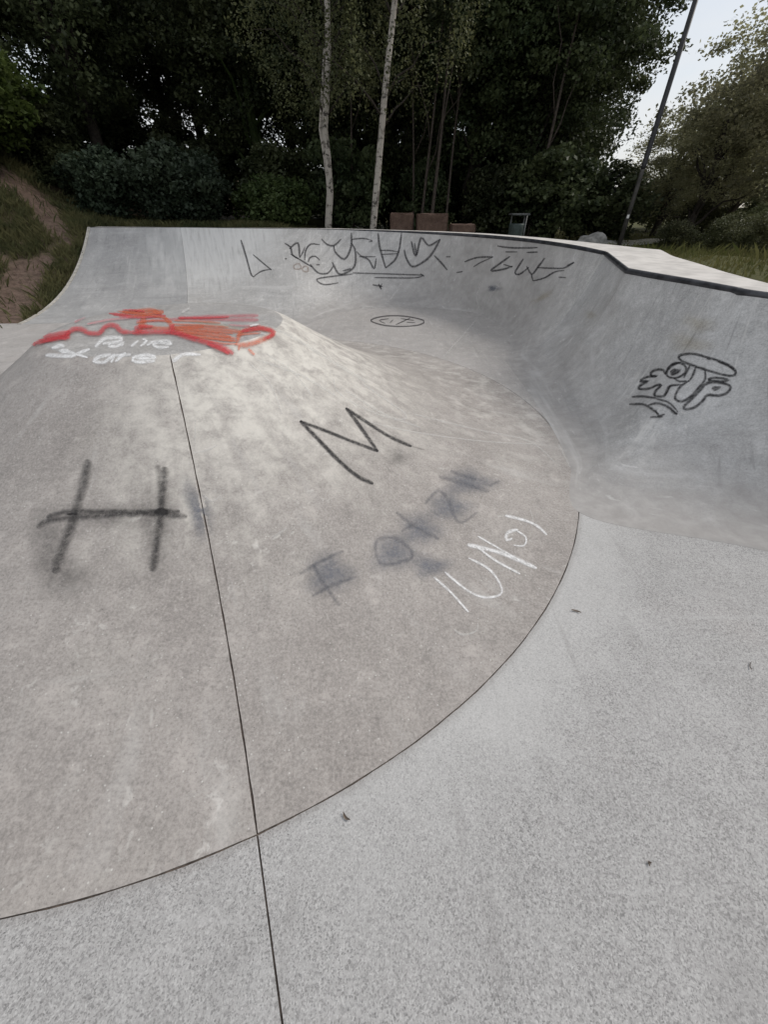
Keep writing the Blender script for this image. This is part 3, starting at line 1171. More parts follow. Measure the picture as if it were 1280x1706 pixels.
# understorey: shrubs that close the foot of the wood
bush_p = []
for s in range(3):
    cm, cs = crown_mesh('shrub_foliage', 41 + s, 1.25, 1.15, 0.05, 2.0, 90, 130, 0.11, 0.36, 0.35, 0.3)
    tm = trunk_mesh('shrub_stem', 50 + s, 1.2, 0.035, (0.1, 0.0), [cs[i] for i in range(0, 40, 5)], 0.04, 6)
    bush_p.append((tm, cm))
bspots = [(-15.8, 15.8, 'dark shrub at the far left edge under the wood'), (-13.4, 15.4, 'dark shrub behind the brighter leafy bush on the bank'), (-11.0, 15.3, 'dark shrub at the top of the earth bank, right of the brighter bush'),
          (-9.0, 15.0, 'dark shrub above the left corner of the bowl wall'), (-3.4, 16.2, 'dark shrub behind the low green bush, left of the kinked birch'), (-1.4, 16.6, 'dark shrub behind the two birches'),
          (1.4, 16.8, 'dark shrub behind the largest stone block'), (3.6, 16.0, 'dark shrub between the smallest stone block and the litter bin'), (5.3, 15.2, 'dark shrub behind the litter bin on its right'), (6.6, 14.8, 'dark shrub left of the lamp post behind the pale rocks'),
          (-2.2, 21.3, 0), (2.2, 21.0, 0), (6.0, 19.6, 0), (-6.8, 17.2, 0), (-6.2, 20.5, 0), (-8.6, 21, 0), (-11, 21.2, 0), (4.5, 19.8, 0), (0, 21.6, 0)]
firstb = {}
UND = 'dark shrub deep in the foot of the wood, mostly hidden by the front shrubs'
for i, (x, y, lab) in enumerate(bspots):
    k = i % 3
    sc_ = 1.0 + 0.25 * math.sin(i * 1.7) + (0.5 if y > 19 else 0)
    if k not in firstb:
        firstb[k] = make_tree('wood_shrub', bush_p[k][0], bush_p[k][1], M['bark'], M['leaf_dark'], (x, y), lab, 'shrub', 'dark shrubs at the foot of the wood', sc_, i * 1.3, sc_)
    else:
        copy_tree(firstb[k], (x, y), i * 1.3, sc_, sc_ * (1.0 + 0.2 * math.cos(i)), lab or UND)


def shrub(name, seed, loc, rx, ry, h, mat, label, n=110, per=130, leaf=0.10, clump=0.34, cat='shrub', z0=0.05):
    cm, cs = crown_mesh('foliage', seed, rx, ry, z0, h, n, per, leaf, clump, 0.35, 0.3)
    tm = trunk_mesh('stem', seed, h * 0.6, 0.04, (0.05, 0), [cs[i] for i in range(0, 30, 5)], 0.04, 6)
    root = empty(name, (loc[0], loc[1], float(ground_z(np.array([loc[0]]), np.array([loc[1]]))[0])))
    props(root, label, cat)
    link_mesh('stem', tm, M['bark'], root)
    link_mesh('foliage', cm, mat, root)
    return root


shrub('shrub', 61, (-5.6, 13.6), 1.35, 1.0, 1.75, M['leaf_blue'], 'rounded blue-green shrub behind the left end of the bowl wall', 130)
shrub('shrub', 62, (-3.2, 14.2), 1.2, 0.9, 1.05, M['leaf_mid'], 'low green bush between the blue-green shrub and the birches', 90)
shrub('shrub', 63, (-7.9, 14.4), 1.3, 1.0, 1.5, M['leaf_blue'], 'dark green shrub on the bank above the grass, left of the blue-green shrub', 100)
shrub('leafy_bush', 64, (-10.1, 13.4), 1.6, 1.2, 2.7, M['leaf_bright'], 'brighter green leafy bush hanging over the bare earth at the left edge', 170, 140, 0.13, 0.40, z0=0.5)
shrub('shrub', 65, (-10.2, 15.4), 1.4, 1.1, 1.9, M['leaf_dark'], 'dark shrub behind the bare earth bank, right of the brighter leafy bush', 100)


# birches
def birch(seed, u0, v0, ym, pts_px, r, label, fork=None):
    base = at_y(u0, v0, ym)
    gz = float(ground_z(np.array([base.x]), np.array([ym]))[0])
    root = empty('birch_tree', (base.x, ym, gz))
    props(root, label, 'tree')
    bm = bmesh.new()
    P = [Vector((0, 0, -0.2))]
    for (u, v) in pts_px:
        q = at_y(u, v, ym)
        P.append(q - Vector((base.x, ym, gz)))
    last, prev = P[-1], P[-2]
    d = (last - prev).normalized()
    for k in range(1, 5):
        P.append(last + d * k * 1.0 + Vector((0.06 * math.sin(k * 2 + seed), 0.05 * k, 0)))
    n = len(P)
    rad = [r * (1 - 0.62 * i / (n - 1)) for i in range(n)]
    tube(bm, P, rad, 12)
    if fork:
        Q = [q + Vector((-0.02 - 0.10 * math.sin(min(1, i / 4) * 2.4), 0.04, 0)) for i, q in enumerate(P[2:7])]
        tube(bm, Q, [r * 0.55 * (1 - 0.1 * i) for i in range(len(Q))], 8)
    bm_obj('trunk', bm, M['birch_bark'], root)
    rng = np.random.default_rng(seed)
    top = P[-1]
    cs = []
    for k in range(150):
        h = rng.uniform(3.0, top.z)
        base_q = P[1].lerp(top, (h - P[1].z) / (top.z - P[1].z))
        a = rng.uniform(0, 6.283)
        rr = rng.uniform(0.4, 2.3) * (1 - 0.35 * (h - 2.8) / (top.z - 2.8))
        cs.append((base_q.x + math.cos(a) * rr, base_q.y + math.sin(a) * rr, h))
    cs = np.array(cs)
    me = np_mesh('crown', leaves(cs, np.full(len(cs), 0.62), 100, 0.06, rng, 0.6, 0.55), 4)
    link_mesh('crown', me, M['leaf_birch'], root)
    bm = bmesh.new()
    for k in range(0, 150, 6):
        q = Vector(cs[k])
        t_ = max(0.0, (q.z - 0.8 - P[1].z) / (top.z - P[1].z))
        a = P[1].lerp(top, t_)
        tube(bm, limb_path(a, q, rng, 5), [0.03, 0.025, 0.018, 0.012, 0.006], 5)
    bm_obj('branches', bm, M['bark'], root)
    return root


birch(71, 547, 374, 13.6, [(547, 374), (550, 320), (546, 260), (541, 215), (545, 150), (547, 80), (545, 0)], 0.105, 'white barked birch with a kinked trunk, left of the two', fork=True)
birch(72, 622, 377, 13.0, [(622, 377), (628, 310), (634, 240), (640, 170), (647, 100), (655, 30), (658, 0)], 0.095, 'white barked birch leaning right, beside the stone blocks')


# slim bare trunks standing in front of the wood
for i, (u, y, r, h, ln) in enumerate(((700, 15.3, 0.05, 6.5, 0.35), (716, 14.9, 0.06, 7.0, 0.3), (688, 16.0, 0.045, 6.0, -0.2), (882, 15.2, 0.06, 6.5, 0.5), (742, 15.8, 0.045, 6.5, 0.4), (590, 16.0, 0.04, 6.0, 0.1))):
    b = at_y(u, 372, y)
    rng = np.random.default_rng(80 + i)
    tm = trunk_mesh('sapling_trunk', 80 + i, h, r, (ln, 0.1), [(ln + rng.normal(0, 0.7), rng.normal(0, 0.5), rng.uniform(3.2, h)) for _ in range(2)], 0.05, 7)
    cs = np.array([(ln * 0.8 + rng.normal(0, 0.7), rng.normal(0, 0.6), rng.uniform(3.4, h + 0.3)) for _ in range(36)])
    cm = np_mesh('sapling_crown', leaves(cs, np.full(36, 0.42), 80, 0.09, rng), 4)
    lab = {0: 'slim bare trunk behind the middle stone block, left of its close twin', 1: 'slim bare trunk behind the middle stone block, right of its close twin', 2: 'very thin bare trunk behind the gap left of the middle stone block',
           3: 'slim leaning bare trunk just right of the litter bin', 4: 'very thin trunk rising behind the smallest stone block', 5: 'very thin trunk in the gap between the two birches'}[i]
    make_tree('sapling', tm, cm, M['bark_pale'], M['leaf_dark'], (b.x, y), lab, 'tree')

# olive trees in thin light on the right
olv = []
for s in range(3):
    cm, cs = crown_mesh('olive_crown', 91 + s, 2.2, 2.2, 1.0, 5.6, 190, 85, 0.085, 0.42, 0.75, 0.4)
    idx = np.random.default_rng(s).choice(len(cs), 14, False)
    tm = trunk_mesh('olive_trunk', 95 + s, 4.6, 0.15, (0.25, 0), [cs[i] for i in idx], 0.10)
    olv.append((tm, cm))
olspots = [((9.5, 12.0), 1.0, 0.94, 'large olive green tree at the right edge, tallest of the row beyond the lawn'),
           ((10.2, 15.2), 1.0, 0.96, 'olive green tree just left of the tallest one beyond the lawn'),
           ((8.6, 13.6), 0.72, 0.60, 'small olive green tree with a leaning trunk right of the lamp post'),
           ((10.2, 18.0), 0.9, 0.62, 'low distant olive tree standing behind the lamp post'),
           ((11.6, 11.2), 1.0, 0.85, None), ((12.8, 14.6), 1.1, 0.95, None), ((13.4, 19), 1.1, 0.85, None), ((15.5, 24.0), 1.2, 0.85, None)]
fo = {}
for i, (loc, s, sz, lab) in enumerate(olspots):
    k = i % 3
    lab_ = lab or 'olive green tree in the second row behind the lawn'
    grp = 'olive green trees beyond the lawn'
    if k not in fo:
        fo[k] = make_tree('lawn_tree', olv[k][0], olv[k][1], M['bark'], M['leaf_olive'], loc, lab_, 'tree', grp, s, i * 1.9, sz)
    else:
        copy_tree(fo[k], loc, i * 1.9, s, sz, lab_, grp)
hed = [((5.9, 7.4), 0.34, 'weedy bush at the right edge of the lawn, nearest the camera'), ((6.6, 9.0), 0.42, 'weedy bush behind the nearest weedy bush of the lawn'),
       ((6.3, 10.2), 0.36, 'weedy bush on the lawn right of the leaning trunk'), ((8.2, 10.2), 0.55, 'weedy bush under the tallest lawn tree'), ((9.4, 14.4), 0.6, 'bush between the two taller lawn trees'), ((11.5, 21.0), 1.0, 'distant weedy bush far behind the lamp post'),
       ((14.0, 23.0), 1.2, 'distant bush far behind the small leaning lawn tree'), ((17.0, 23.5), 1.2, 'distant bush far behind the two taller lawn trees'), ((20.0, 24.0), 1.3, 'distant bush at the far right behind the lawn trees'), ((9.6, 24.0), 1.0, 'distant bush at the right end of the wood')]
M['leaf_weed'] = leaf_mat('weed_leaves', (0.045, 0.055, 0.024), (0.105, 0.11, 0.05), 0.3)
for i, (loc, s, lab) in enumerate(hed):
    if i == 0:
        cm = crown_mesh('weed_foliage', 99, 1.25, 1.15, 0.05, 1.7, 90, 120, 0.075, 0.34, 0.35, 0.3)
        tm = trunk_mesh('weed_stem', 99, 1.0, 0.03, (0.1, 0), [cm[1][q] for q in range(0, 30, 5)], 0.04, 6)
        w0 = make_tree('weedy_bush', tm, cm[0], M['bark'], M['leaf_weed'], loc, lab, 'bush', None, s, 0, s)
    else:
        copy_tree(w0, loc, i * 1.4, s, s, lab)

# ------------------------------------------------------------------ street furniture
# lamp post
M['post'] = simple('dark_painted_steel', (0.035, 0.035, 0.038), 0.45, 0.2, 0.25, 6)
M['post_low'] = simple('grey_steel_lit_tone', (0.085, 0.08, 0.076), 0.55, 0.3, 0.3, 6)  # lighter grey puts the light on the lower pole into its colour
M['sticker'] = simple('white_sticker', (0.72, 0.72, 0.70), 0.5, 0, 0.1)
M['lens'] = simple('frosted_lens', (0.6, 0.6, 0.58), 0.3, 0, 0.05)
lx, ly = px(1035, 399, 0.95)
lz = float(ground_z(np.array([lx]), np.array([ly]))[0])
lamp = empty('lamp_post', (lx, ly, lz))
props(lamp, 'tall slim dark lamp post standing beyond the right-hand deck', 'lamp post')
bm = bmesh.new()
tube(bm, [(0, 0, -0.2), (0, 0, 1.55), (0, 0, 1.58)], [0.050, 0.046, 0.042], 16)
bm_obj('lower_pole', bm, M['post_low'], lamp)
bm = bmesh.new()
tube(bm, [(0, 0, 1.581), (0, 0, 1.60), (0, 0, 1.66), (0, 0, 6.2)], [0.042, 0.057, 0.054, 0.042], 16)
bm_obj('upper_pole', bm, M['post'], lamp)
bm = bmesh.new()
for a, b in zip(range(10), range(1, 11)):
    t0, t1 = -0.9 + 1.0 * a / 10 - 1.6, -0.9 + 1.0 * b / 10 - 1.6
    f = bm.faces.new([bm.verts.new((0.0515 * math.cos(tt), 0.0515 * math.sin(tt), zz)) for tt, zz in ((t0, 0.68), (t1, 0.68), (t1, 0.75), (t0, 0.75))])
bm_obj('sticker', bm, M['sticker'], lamp)
bm = bmesh.new()
tube(bm, [(0, 0, -0.02), (0, 0, 0.012), (0, 0, 0.03)], [0.12, 0.12, 0.07], 16)
bm_obj('base_plate', bm, M['post_low'], lamp)
bm = bmesh.new()
tube(bm, [(0, 0, 6.2), (0, 0, 6.26), (-0.25, -0.1, 6.33), (-0.75, -0.3, 6.36)], [0.05, 0.05, 0.06, 0.045], 10)
hd = bm_obj('lamp_head', bm, M['post'], lamp)
bm = bmesh.new()
tube(bm, [(-0.3, -0.12, 6.272), (-0.7, -0.28, 6.305)], 0.035, 8)
bm_obj('lens', bm, M['lens'], hd)


def box(bm, cx, cy, cz, sx, sy, sz, rz=0.0, bev=0.0, jit=0.0, rng=None):
    vs = []
    for dz in (-1, 1):
        for dx, dy in ((-1, -1), (1, -1), (1, 1), (-1, 1)):
            x, y = dx * sx / 2, dy * sy / 2
            q = Vector((cx + x * math.cos(rz) - y * math.sin(rz), cy + x * math.sin(rz) + y * math.cos(rz), cz + dz * sz / 2))
            if rng is not None: q += Vector(rng.normal(0, jit, 3))
            vs.append(bm.verts.new(q))
    fs = [bm.faces.new([vs[i] for i in f]) for f in ((3, 2, 1, 0), (4, 5, 6, 7), (0, 1, 5, 4), (1, 2, 6, 5), (2, 3, 7, 6), (3, 0, 4, 7))]
    if bev:
        ed = list({e for f in fs for e in f.edges})
        bmesh.ops.bevel(bm, geom=ed, offset=bev, segments=2, affect='EDGES', clamp_overlap=True)


# sandstone blocks
t = NT('red_sandstone')
p = t.pos()
n1 = t.noise(p, 5, 6, 0.7)
n2 = t.noise(p, 40, 4, 0.7)
c = t.mix(t.rng(n1, 0.3, 0.7), (0.085, 0.052, 0.040), (0.15, 0.098, 0.076))
c = t.mix(t.rng(n2, 0.5, 0.75, 0, 0.5), c, (0.22, 0.16, 0.13))
M['sandstone'] = t.done(t.pbr(c, 0.9, t.bump(t.math('ADD', n1, n2), 0.5, 0.02)))
for i, (u0, u1, vt, y, lab) in enumerate(((651, 690, 355, 12.6, 'reddish stone block behind the coping, nearest the right birch'), (696, 748, 356, 12.4, 'largest reddish stone block behind the coping, middle of the three'), (753, 793, 374, 12.2, 'smallest and lowest reddish stone block behind the coping'))):
    a, b = at_y(u0, vt, y), at_y(u1, vt, y)
    zg = float(ground_z(np.array([(a.x + b.x) / 2]), np.array([y + 0.25]))[0]) - 0.03
    w, h = b.x - a.x, a.z - zg
    rng = np.random.default_rng(200 + i)
    root_loc = ((a.x + b.x) / 2, y + 0.25, zg)
    bm = bmesh.new()
    box(bm, 0, 0, h / 2, w, 0.5, h, 0.04 * (i - 1), 0.022)
    bmesh.ops.subdivide_edges(bm, edges=list(bm.edges), cuts=3, use_grid_fill=True)
    for vtx in bm.verts:
        if vtx.co.z > 0.02: vtx.co += Vector(rng.normal(0, 0.006, 3))
    o = bm_obj('stone_block', bm, M['sandstone'])
    o.location = root_loc
    props(o, lab, 'stone block', 'stone blocks on the deck')

# litter bin
M['bin_green'] = simple('grey_green_paint', (0.05, 0.066, 0.062), 0.55, 0.1, 0.3, 12)
M['bin_metal'] = simple('galvanised_metal', (0.12, 0.125, 0.125), 0.5, 0.4, 0.25, 12)
bp = at_y(858, 388, 12.0)
bz = float(ground_z(np.array([bp.x]), np.array([12.3]))[0])
litter = empty('litter_bin', (bp.x + 0.1, 12.3, bz))
litter.scale = (1.05, 1.05, 1.02)
props(litter, 'grey-green litter bin with a hooded lid on a post behind the coping', 'litter bin')
bm = bmesh.new()
tube(bm, [(0, 0, 0.10), (0, 0, 0.14), (0, 0, 0.50), (0, 0, 0.53)], [0.14, 0.165, 0.18, 0.175], 18)
bm_obj('bucket', bm, M['bin_green'], litter)
bm = bmesh.new()
tube(bm, [(0.21, 0.02, -0.1), (0.21, 0.02, 0.72)], 0.025, 8)
bm_obj('post', bm, M['bin_metal'], litter)
bm = bmesh.new()
box(bm, 0.02, 0, 0.715, 0.44, 0.36, 0.035, 0, 0.012)
bm_obj('lid', bm, M['bin_metal'], litter)
for sx in (-1, 1):
    bm = bmesh.new()
    box(bm, sx * 0.155, 0, 0.61, 0.02, 0.05, 0.18)
    bm_obj('bracket', bm, M['bin_metal'], litter)

# pale boulders under the trees left of the lamp post
M['boulder'] = simple('pale_rock', (0.27, 0.265, 0.25), 0.9, 0, 0.3, 5, 0.6)
for i, (u, v, y, s, lab) in enumerate(((988, 390, 13.2, 0.42, 'largest pale grey rock under the trees left of the lamp post'), (962, 393, 12.6, 0.17, 'small pale rock left of the largest pale grey rock'), (1012, 392, 13.6, 0.3, 'flat pale rock right of the largest pale grey rock, nearest the lamp post'))):
    b = at_y(u, v, y)
    gz = float(ground_z(np.array([b.x]), np.array([y]))[0])
    bm = bmesh.new()
    bmesh.ops.create_icosphere(bm, subdivisions=3, radius=1.0)
    for vtx in bm.verts:
        q = vtx.co
        k = 1 + 0.16 * math.sin(q.x * 3.1 + i) * math.cos(q.y * 2.7 - i) + 0.09 * math.sin(q.z * 6 + q.x * 5 + i * 2)
        vtx.co = Vector((q.x * s * k, q.y * s * 0.8 * k, q.z * s * (0.6 if i != 2 else 0.35) * k + s * 0.15))
    o = bm_obj('rock', bm, M['boulder'])
    o.location = (b.x, y, gz)
    props(o, lab, 'rock')

# ------------------------------------------------------------------ graffiti: thin coats of paint laid on the concrete
BVH = BVHTree.FromPolygons(BVH_V, BVH_F)


def cast(u, v):
    d = ray(u, v).normalized()
    hit, nrm, idx, dist = BVH.ray_cast(Vector((0, 0, EYE)), d)
    if hit is None: return None
    if nrm.dot(d) > 0: nrm = -nrm
    return hit, nrm, BVH_OWNER[idx]


def paint_mat(name, c, alpha, soft=0.5, patch=0.35):
    """sprayed paint: UV v runs -1..1 across the line, thinner towards its edge"""
    t = NT(name)
    uv = t.sep(t.uv())
    p = t.pos()
    a = t.math('ABSOLUTE', uv[1])
    edge = t.rng(a, soft, 1.0, 1.0, 0.0)
    wear = t.noise(p, 38.0, 5, 0.7)
    fine = t.noise(p, 170.0, 2, 0.7)
    k = t.math('MULTIPLY', edge, t.rng(wear, 0.30, 0.30 + patch, 0.45, 1.0))
    k = t.math('MULTIPLY', k, t.rng(fine, 0.25, 0.6, 0.6, 1.0))
    k = t.math('MULTIPLY', k, alpha)
    tr = t.n.new('ShaderNodeBsdfTransparent')
    d = t.pbr(c, 0.6, spec=0.3)
    ms = t.n.new('ShaderNodeMixShader')
    t.l.new(k, ms.inputs[0])
    t.l.new(tr.outputs[0], ms.inputs[1])
    t.l.new(d, ms.inputs[2])
    return t.done(ms.outputs[0])


PM = {
    'black': paint_mat('black_spray', (0.022, 0.021, 0.023), 0.95, 0.2),
    'black_marker': paint_mat('black_marker', (0.024, 0.023, 0.027), 0.92, 0.2, 0.4),
    'solid_black': paint_mat('solid_black_spray', (0.022, 0.021, 0.023), 0.95, 0.75),
    'soft_black': paint_mat('soft_black_spray', (0.046, 0.043, 0.043), 0.70, 0.0),
    'mist_black': paint_mat('thin_black_mist', (0.07, 0.066, 0.064), 0.36, 0.0),
    'grey_blue': paint_mat('faded_grey_blue_spray', (0.12, 0.127, 0.15), 0.48, 0.0, 0.6),
    'mist_blue': paint_mat('thin_grey_blue_mist', (0.165, 0.178, 0.21), 0.82, 0.0, 0.45),
    'white': paint_mat('white_spray', (0.82, 0.82, 0.82), 0.97, 0.2, 0.35),
    'chalk': paint_mat('chalky_white', (0.70, 0.69, 0.66), 0.62, 0.2, 0.6),
    'red': paint_mat('red_spray', (0.56, 0.06, 0.07), 0.9, 0.25, 0.4),
    'orange': paint_mat('orange_spray', (0.64, 0.15, 0.07), 0.8, 0.2, 0.5),
    'pink': paint_mat('pink_spray', (0.62, 0.16, 0.19), 0.62, 0.2, 0.5),
    'mustard': paint_mat('faded_mustard_spray', (0.40, 0.31, 0.13), 0.32, 0.0, 0.6),
    'brown': paint_mat('faded_brown_marker', (0.24, 0.15, 0.09), 0.6, 0.2, 0.5),
}


def spline(pts, closed=False, step=4.0):
    P = [Vector(q) for q in pts]
    out = []
    n = len(P)
    rngk = range(n if closed else n - 1)
    for i in rngk:
        if closed:
            a, b, c_, d = P[(i - 1) % n], P[i], P[(i + 1) % n], P[(i + 2) % n]
        else:
            a, b, c_, d = P[max(i - 1, 0)], P[i], P[i + 1], P[min(i + 2, n - 1)]
        m = max(2, int((c_ - b).length / step))
        for q in range(m):
            t_ = q / m
            out.append(Vector([cr_interp(a[k], b[k], c_[k], d[k], t_) for k in range(2)]))
    out.append(P[0].copy() if closed else P[-1].copy())
    return out


class Tag:
    """one piece of graffiti: strokes of several colours on one surface"""
    def __init__(self, name, owner, label, origin=(0, 0), scale=1.0):
        self.name, self.owner, self.label = name, owner, label
        self.o, self.s = origin, scale
        self.v, self.f, self.uv, self.mi, self.mats = [], [], [], [], []
        self.k = 0

    def P(self, pts):
        return [(self.o[0] + x / self.s, self.o[1] + y / self.s) for x, y in pts]

    def _mat(self, m):
        if m not in self.mats: self.mats.append(m)
        return self.mats.index(m)

    def line(self, pts, w, mat='black', closed=False, straight=False, taper=True):
        Q = self.P(pts)
        if straight:
            path_ = []
            for a, b in zip(Q, Q[1:]):
                m = max(2, int(math.dist(a, b) / 4))
                path_ += [Vector(a).lerp(Vector(b), q / m) for q in range(m)]
            path_.append(Vector(Q[-1]))
        else:
            path_ = spline(Q, closed)
        n = len(path_)
        self.k += 1
        lift = 0.0016 + 0.00022 * self.k
        rows = []
        NA = 5
        for i, q in enumerate(path_):
            a, b = path_[max(i - 1, 0)], path_[min(i + 1, n - 1)]
            d = b - a
            if d.length < 1e-6: continue
            nrm = Vector((-d.y, d.x)).normalized()
            ww = w / self.s * (1 + 0.06 * math.sin(i * 0.35 + self.k) + 0.03 * math.sin(i * 1.1))
            if taper and not closed:
                e = min(i, n - 1 - i)
                ww *= min(1.0, 0.55 + e * 0.16)
            row = None
            for shrink in (1.0, 0.6, 0.3):
                cand = []
                for j in range(NA):
                    s_ = -1 + 2 * j / (NA - 1)
                    h = cast(q.x + nrm.x * s_ * ww * shrink / 2, q.y + nrm.y * s_ * ww * shrink / 2)
                    if h is None or h[2] != self.owner: break
                    cand.append((h[0] + h[1] * lift, (i * 0.1, s_)))
                if len(cand) == NA:
                    row = cand
                    break
            rows.append(row)
        mi = self._mat(mat)
        for r0, r1 in zip(rows, rows[1:]):
            if not r0 or not r1: continue
            if max((r0[j][0] - r1[j][0]).length for j in range(NA)) > 0.5: continue
            b = len(self.v)
            for r in (r0, r1):
                for q, uvv in r:
                    self.v.append(q)
                    self.uv.append(uvv)
            for j in range(NA - 1):
                self.f.append((b + j, b + j + 1, b + NA + j + 1, b + NA + j))
                self.mi.append(mi)
        return self

    def blob(self, cx, cy, rx, ry, mat, rot=0.0):
        (x, y), = self.P([(cx, cy)])
        rx, ry = rx / self.s, ry / self.s
        self.k += 1
        lift = 0.0016 + 0.00022 * self.k
        mi = self._mat(mat)
        nr, na = 7, 26
        rows = []
        for i in range(na + 1):
            a = 2 * math.pi * i / na
            wv = 1 + 0.14 * math.sin(a * 3 + self.k) + 0.08 * math.sin(a * 5 + 2 * self.k)
            row = []
            for j in range(nr):
                t_ = max(j / (nr - 1), 0.002)
                ex, ey = rx * t_ * wv * math.cos(a), ry * t_ * wv * math.sin(a)
                h = cast(x + ex * math.cos(rot) - ey * math.sin(rot), y + ex * math.sin(rot) + ey * math.cos(rot))
                row.append((h[0] + h[1] * lift, (a, t_)) if h and h[2] == self.owner else None)
            rows.append(row)
        for r0, r1 in zip(rows, rows[1:]):
            for j in range(nr - 1):
                quad = (r0[j], r0[j + 1], r1[j + 1], r1[j])
                if any(q is None for q in quad): continue
                b = len(self.v)
                for q, uvv in quad:
                    self.v.append(q)
                    self.uv.append(uvv)
                self.f.append((b, b + 1, b + 2, b + 3))
                self.mi.append(mi)
        return self

    def build(self):
        par = {'mound': mound, 'wall': wall, 'floor': floor}[self.owner]
        off = par.location
        me = bpy.data.meshes.new(self.name)
        me.from_pydata([tuple(q - off) for q in self.v], [], self.f)
        for m in self.mats: me.materials.append(PM[m])
        lay = me.uv_layers.new(name='UVMap')
        idx = np.empty(len(me.loops), np.int32)
        me.loops.foreach_get('vertex_index', idx)
        lay.data.foreach_set('uv', np.asarray(self.uv, np.float32)[idx].ravel())
        me.polygons.foreach_set('material_index', np.array(self.mi, np.int32))
        me.update()
        o = bpy.data.objects.new(self.name, me)
        col.objects.link(o)
        o.parent = par
        if self.label: o['label'] = self.label
        return o


# H
g = Tag('graffiti_letter', 'mound', 'big soft black sprayed letter H')
g.blob(105, 960, 70, 60, 'mist_black').blob(80, 900, 50, 80, 'mist_black').blob(262, 880, 45, 110, 'mist_black').blob(180, 858, 130, 28, 'mist_black')
g.line([(148, 766), (138, 810), (124, 860), (106, 912), (90, 955)], 25, 'soft_black')
g.line([(262, 775), (266, 800), (268, 850)], 16, 'mist_black')
g.line([(275, 778), (271, 830), (265, 885), (254, 952)], 21, 'soft_black')
g.line([(62, 880), (80, 868), (130, 862), (200, 857), (260, 856), (312, 861)], 16, 'soft_black')
g.line([(78, 862), (110, 853), (170, 852), (240, 852), (300, 852)], 12, 'soft_black')
g.build()
# M
g = Tag('graffiti_letter', 'mound', 'crisp black sprayed letter M')
g.blob(664, 762, 30, 20, 'mist_black')
g.line([(500, 701), (530, 732), (565, 768), (595, 793), (622, 806)], 10, 'black')
g.line([(500, 702), (545, 719), (590, 737), (630, 752)], 8, 'black')
g.line([(630, 753), (608, 722), (590, 697), (576, 680)], 9, 'black')
g.line([(576, 680), (610, 703), (650, 728), (686, 744)], 8, 'black')
g.line([(684, 743), (708, 750)], 5, 'mist_black')
g.build()
# faded lettering
SC7 = ((450, 660), 2.327)


def letters(name, owner, sc_, items):
    for lab, strokes, blobs in items:
        g = Tag(name, owner, lab, *sc_)
        for bl in blobs: g.blob(*bl)
        for st in strokes: g.line(*st)
        g.build()


GB = 'grey_blue'
letters('graffiti_letter', 'mound', SC7, [
    ('faded grey-blue letter F', [([(285, 600), (200, 640), (115, 690)], 23, GB), ([(165, 650), (205, 720), (270, 815)], 23, GB), ([(335, 700), (240, 735), (165, 775)], 23, GB)], [(230, 690, 130, 110, 'mist_blue')]),
    ('faded grey-blue letter O', [([(410, 600), (415, 560), (470, 548), (530, 580), (552, 622), (500, 645), (430, 650)], 23, GB, True)], [(480, 610, 130, 100, 'mist_blue'), (620, 660, 110, 60, 'mist_blue')]),
    ('faded grey-blue letter T', [([(490, 450), (560, 505), (655, 555)], 23, GB), ([(510, 525), (570, 490)], 20, GB)], [(580, 520, 120, 90, 'mist_blue')]),
    ('faded grey-blue letter Z', [([(600, 420), (650, 368), (690, 400), (715, 465), (745, 490), (805, 450)], 21, GB)], [(690, 430, 120, 80, 'mist_blue')]),
    ('faded grey-blue last letter of the row', [([(655, 312), (760, 342), (850, 372)], 25, GB), ([(700, 290), (800, 325)], 25, GB), ([(850, 350), (890, 328)], 23, GB)], [(770, 335, 140, 70, 'mist_blue')])])
# white word
W = 'white'
letters('graffiti_letter', 'mound', SC7, [
    ('thin white letter J', [([(635, 702), (700, 760), (770, 838)], 13.8, W)], []),
    ('white hook below the letter J', [([(712, 905), (750, 925), (800, 910), (806, 880)], 13, 'chalk')], []),
    ('thin white letter U', [([(678, 682), (760, 750), (830, 780), (892, 770), (895, 735), (850, 672), (770, 628)], 13.8, W)], []),
    ('thick white letter N', [([(765, 576), (900, 610), (1035, 668)], 22.5, W), ([(805, 543), (900, 598), (1000, 655)], 11.2, W), ([(800, 582), (870, 635), (970, 690)], 13.8, W)], []),
    ('small white letter G', [([(962, 518), (922, 530), (918, 558), (940, 552)], 20.0, W), ([(950, 518), (992, 548), (985, 580), (945, 578)], 11.2, W)], []),
    ('thin white letter Y', [([(912, 463), (990, 483), (1035, 503), (1074, 538)], 16.2, W), ([(1008, 436), (1022, 490)], 8, 'chalk')], [])])
# pale marks by the seam and on the worn lip
for st in (([(322, 755), (345, 750), (362, 742)], 5), ([(325, 740), (326, 700)], 4), ([(340, 825), (352, 835), (368, 826)], 5), ([(455, 895), (478, 880)], 6),
           ([(556, 630), (562, 652), (590, 672), (640, 694), (672, 699), (676, 690), (640, 664), (605, 640)], 4.5), ([(455, 548), (480, 558), (530, 588), (575, 615), (612, 637)], 9), ([(430, 600), (500, 625), (560, 660)], 6),
           ([(690, 690), (790, 715), (880, 735), (925, 770)], 4), ([(930, 740), (950, 780), (963, 830)], 6), ([(600, 700), (690, 720), (800, 735), (890, 740)], 3.5), ([(575, 650), (640, 690), (700, 712)], 5),
           ([(445, 590), (490, 622), (520, 660)], 5), ([(415, 605), (450, 640), (470, 690)], 5)):
    Tag('chalk_mark', 'mound', None).line(st[0], st[1], 'chalk').build()
g = Tag('paint_stain', 'mound', 'faint bluish smear beside the seam')
g.blob(330, 850, 26, 70, 'mist_blue', -0.35)
g.build()
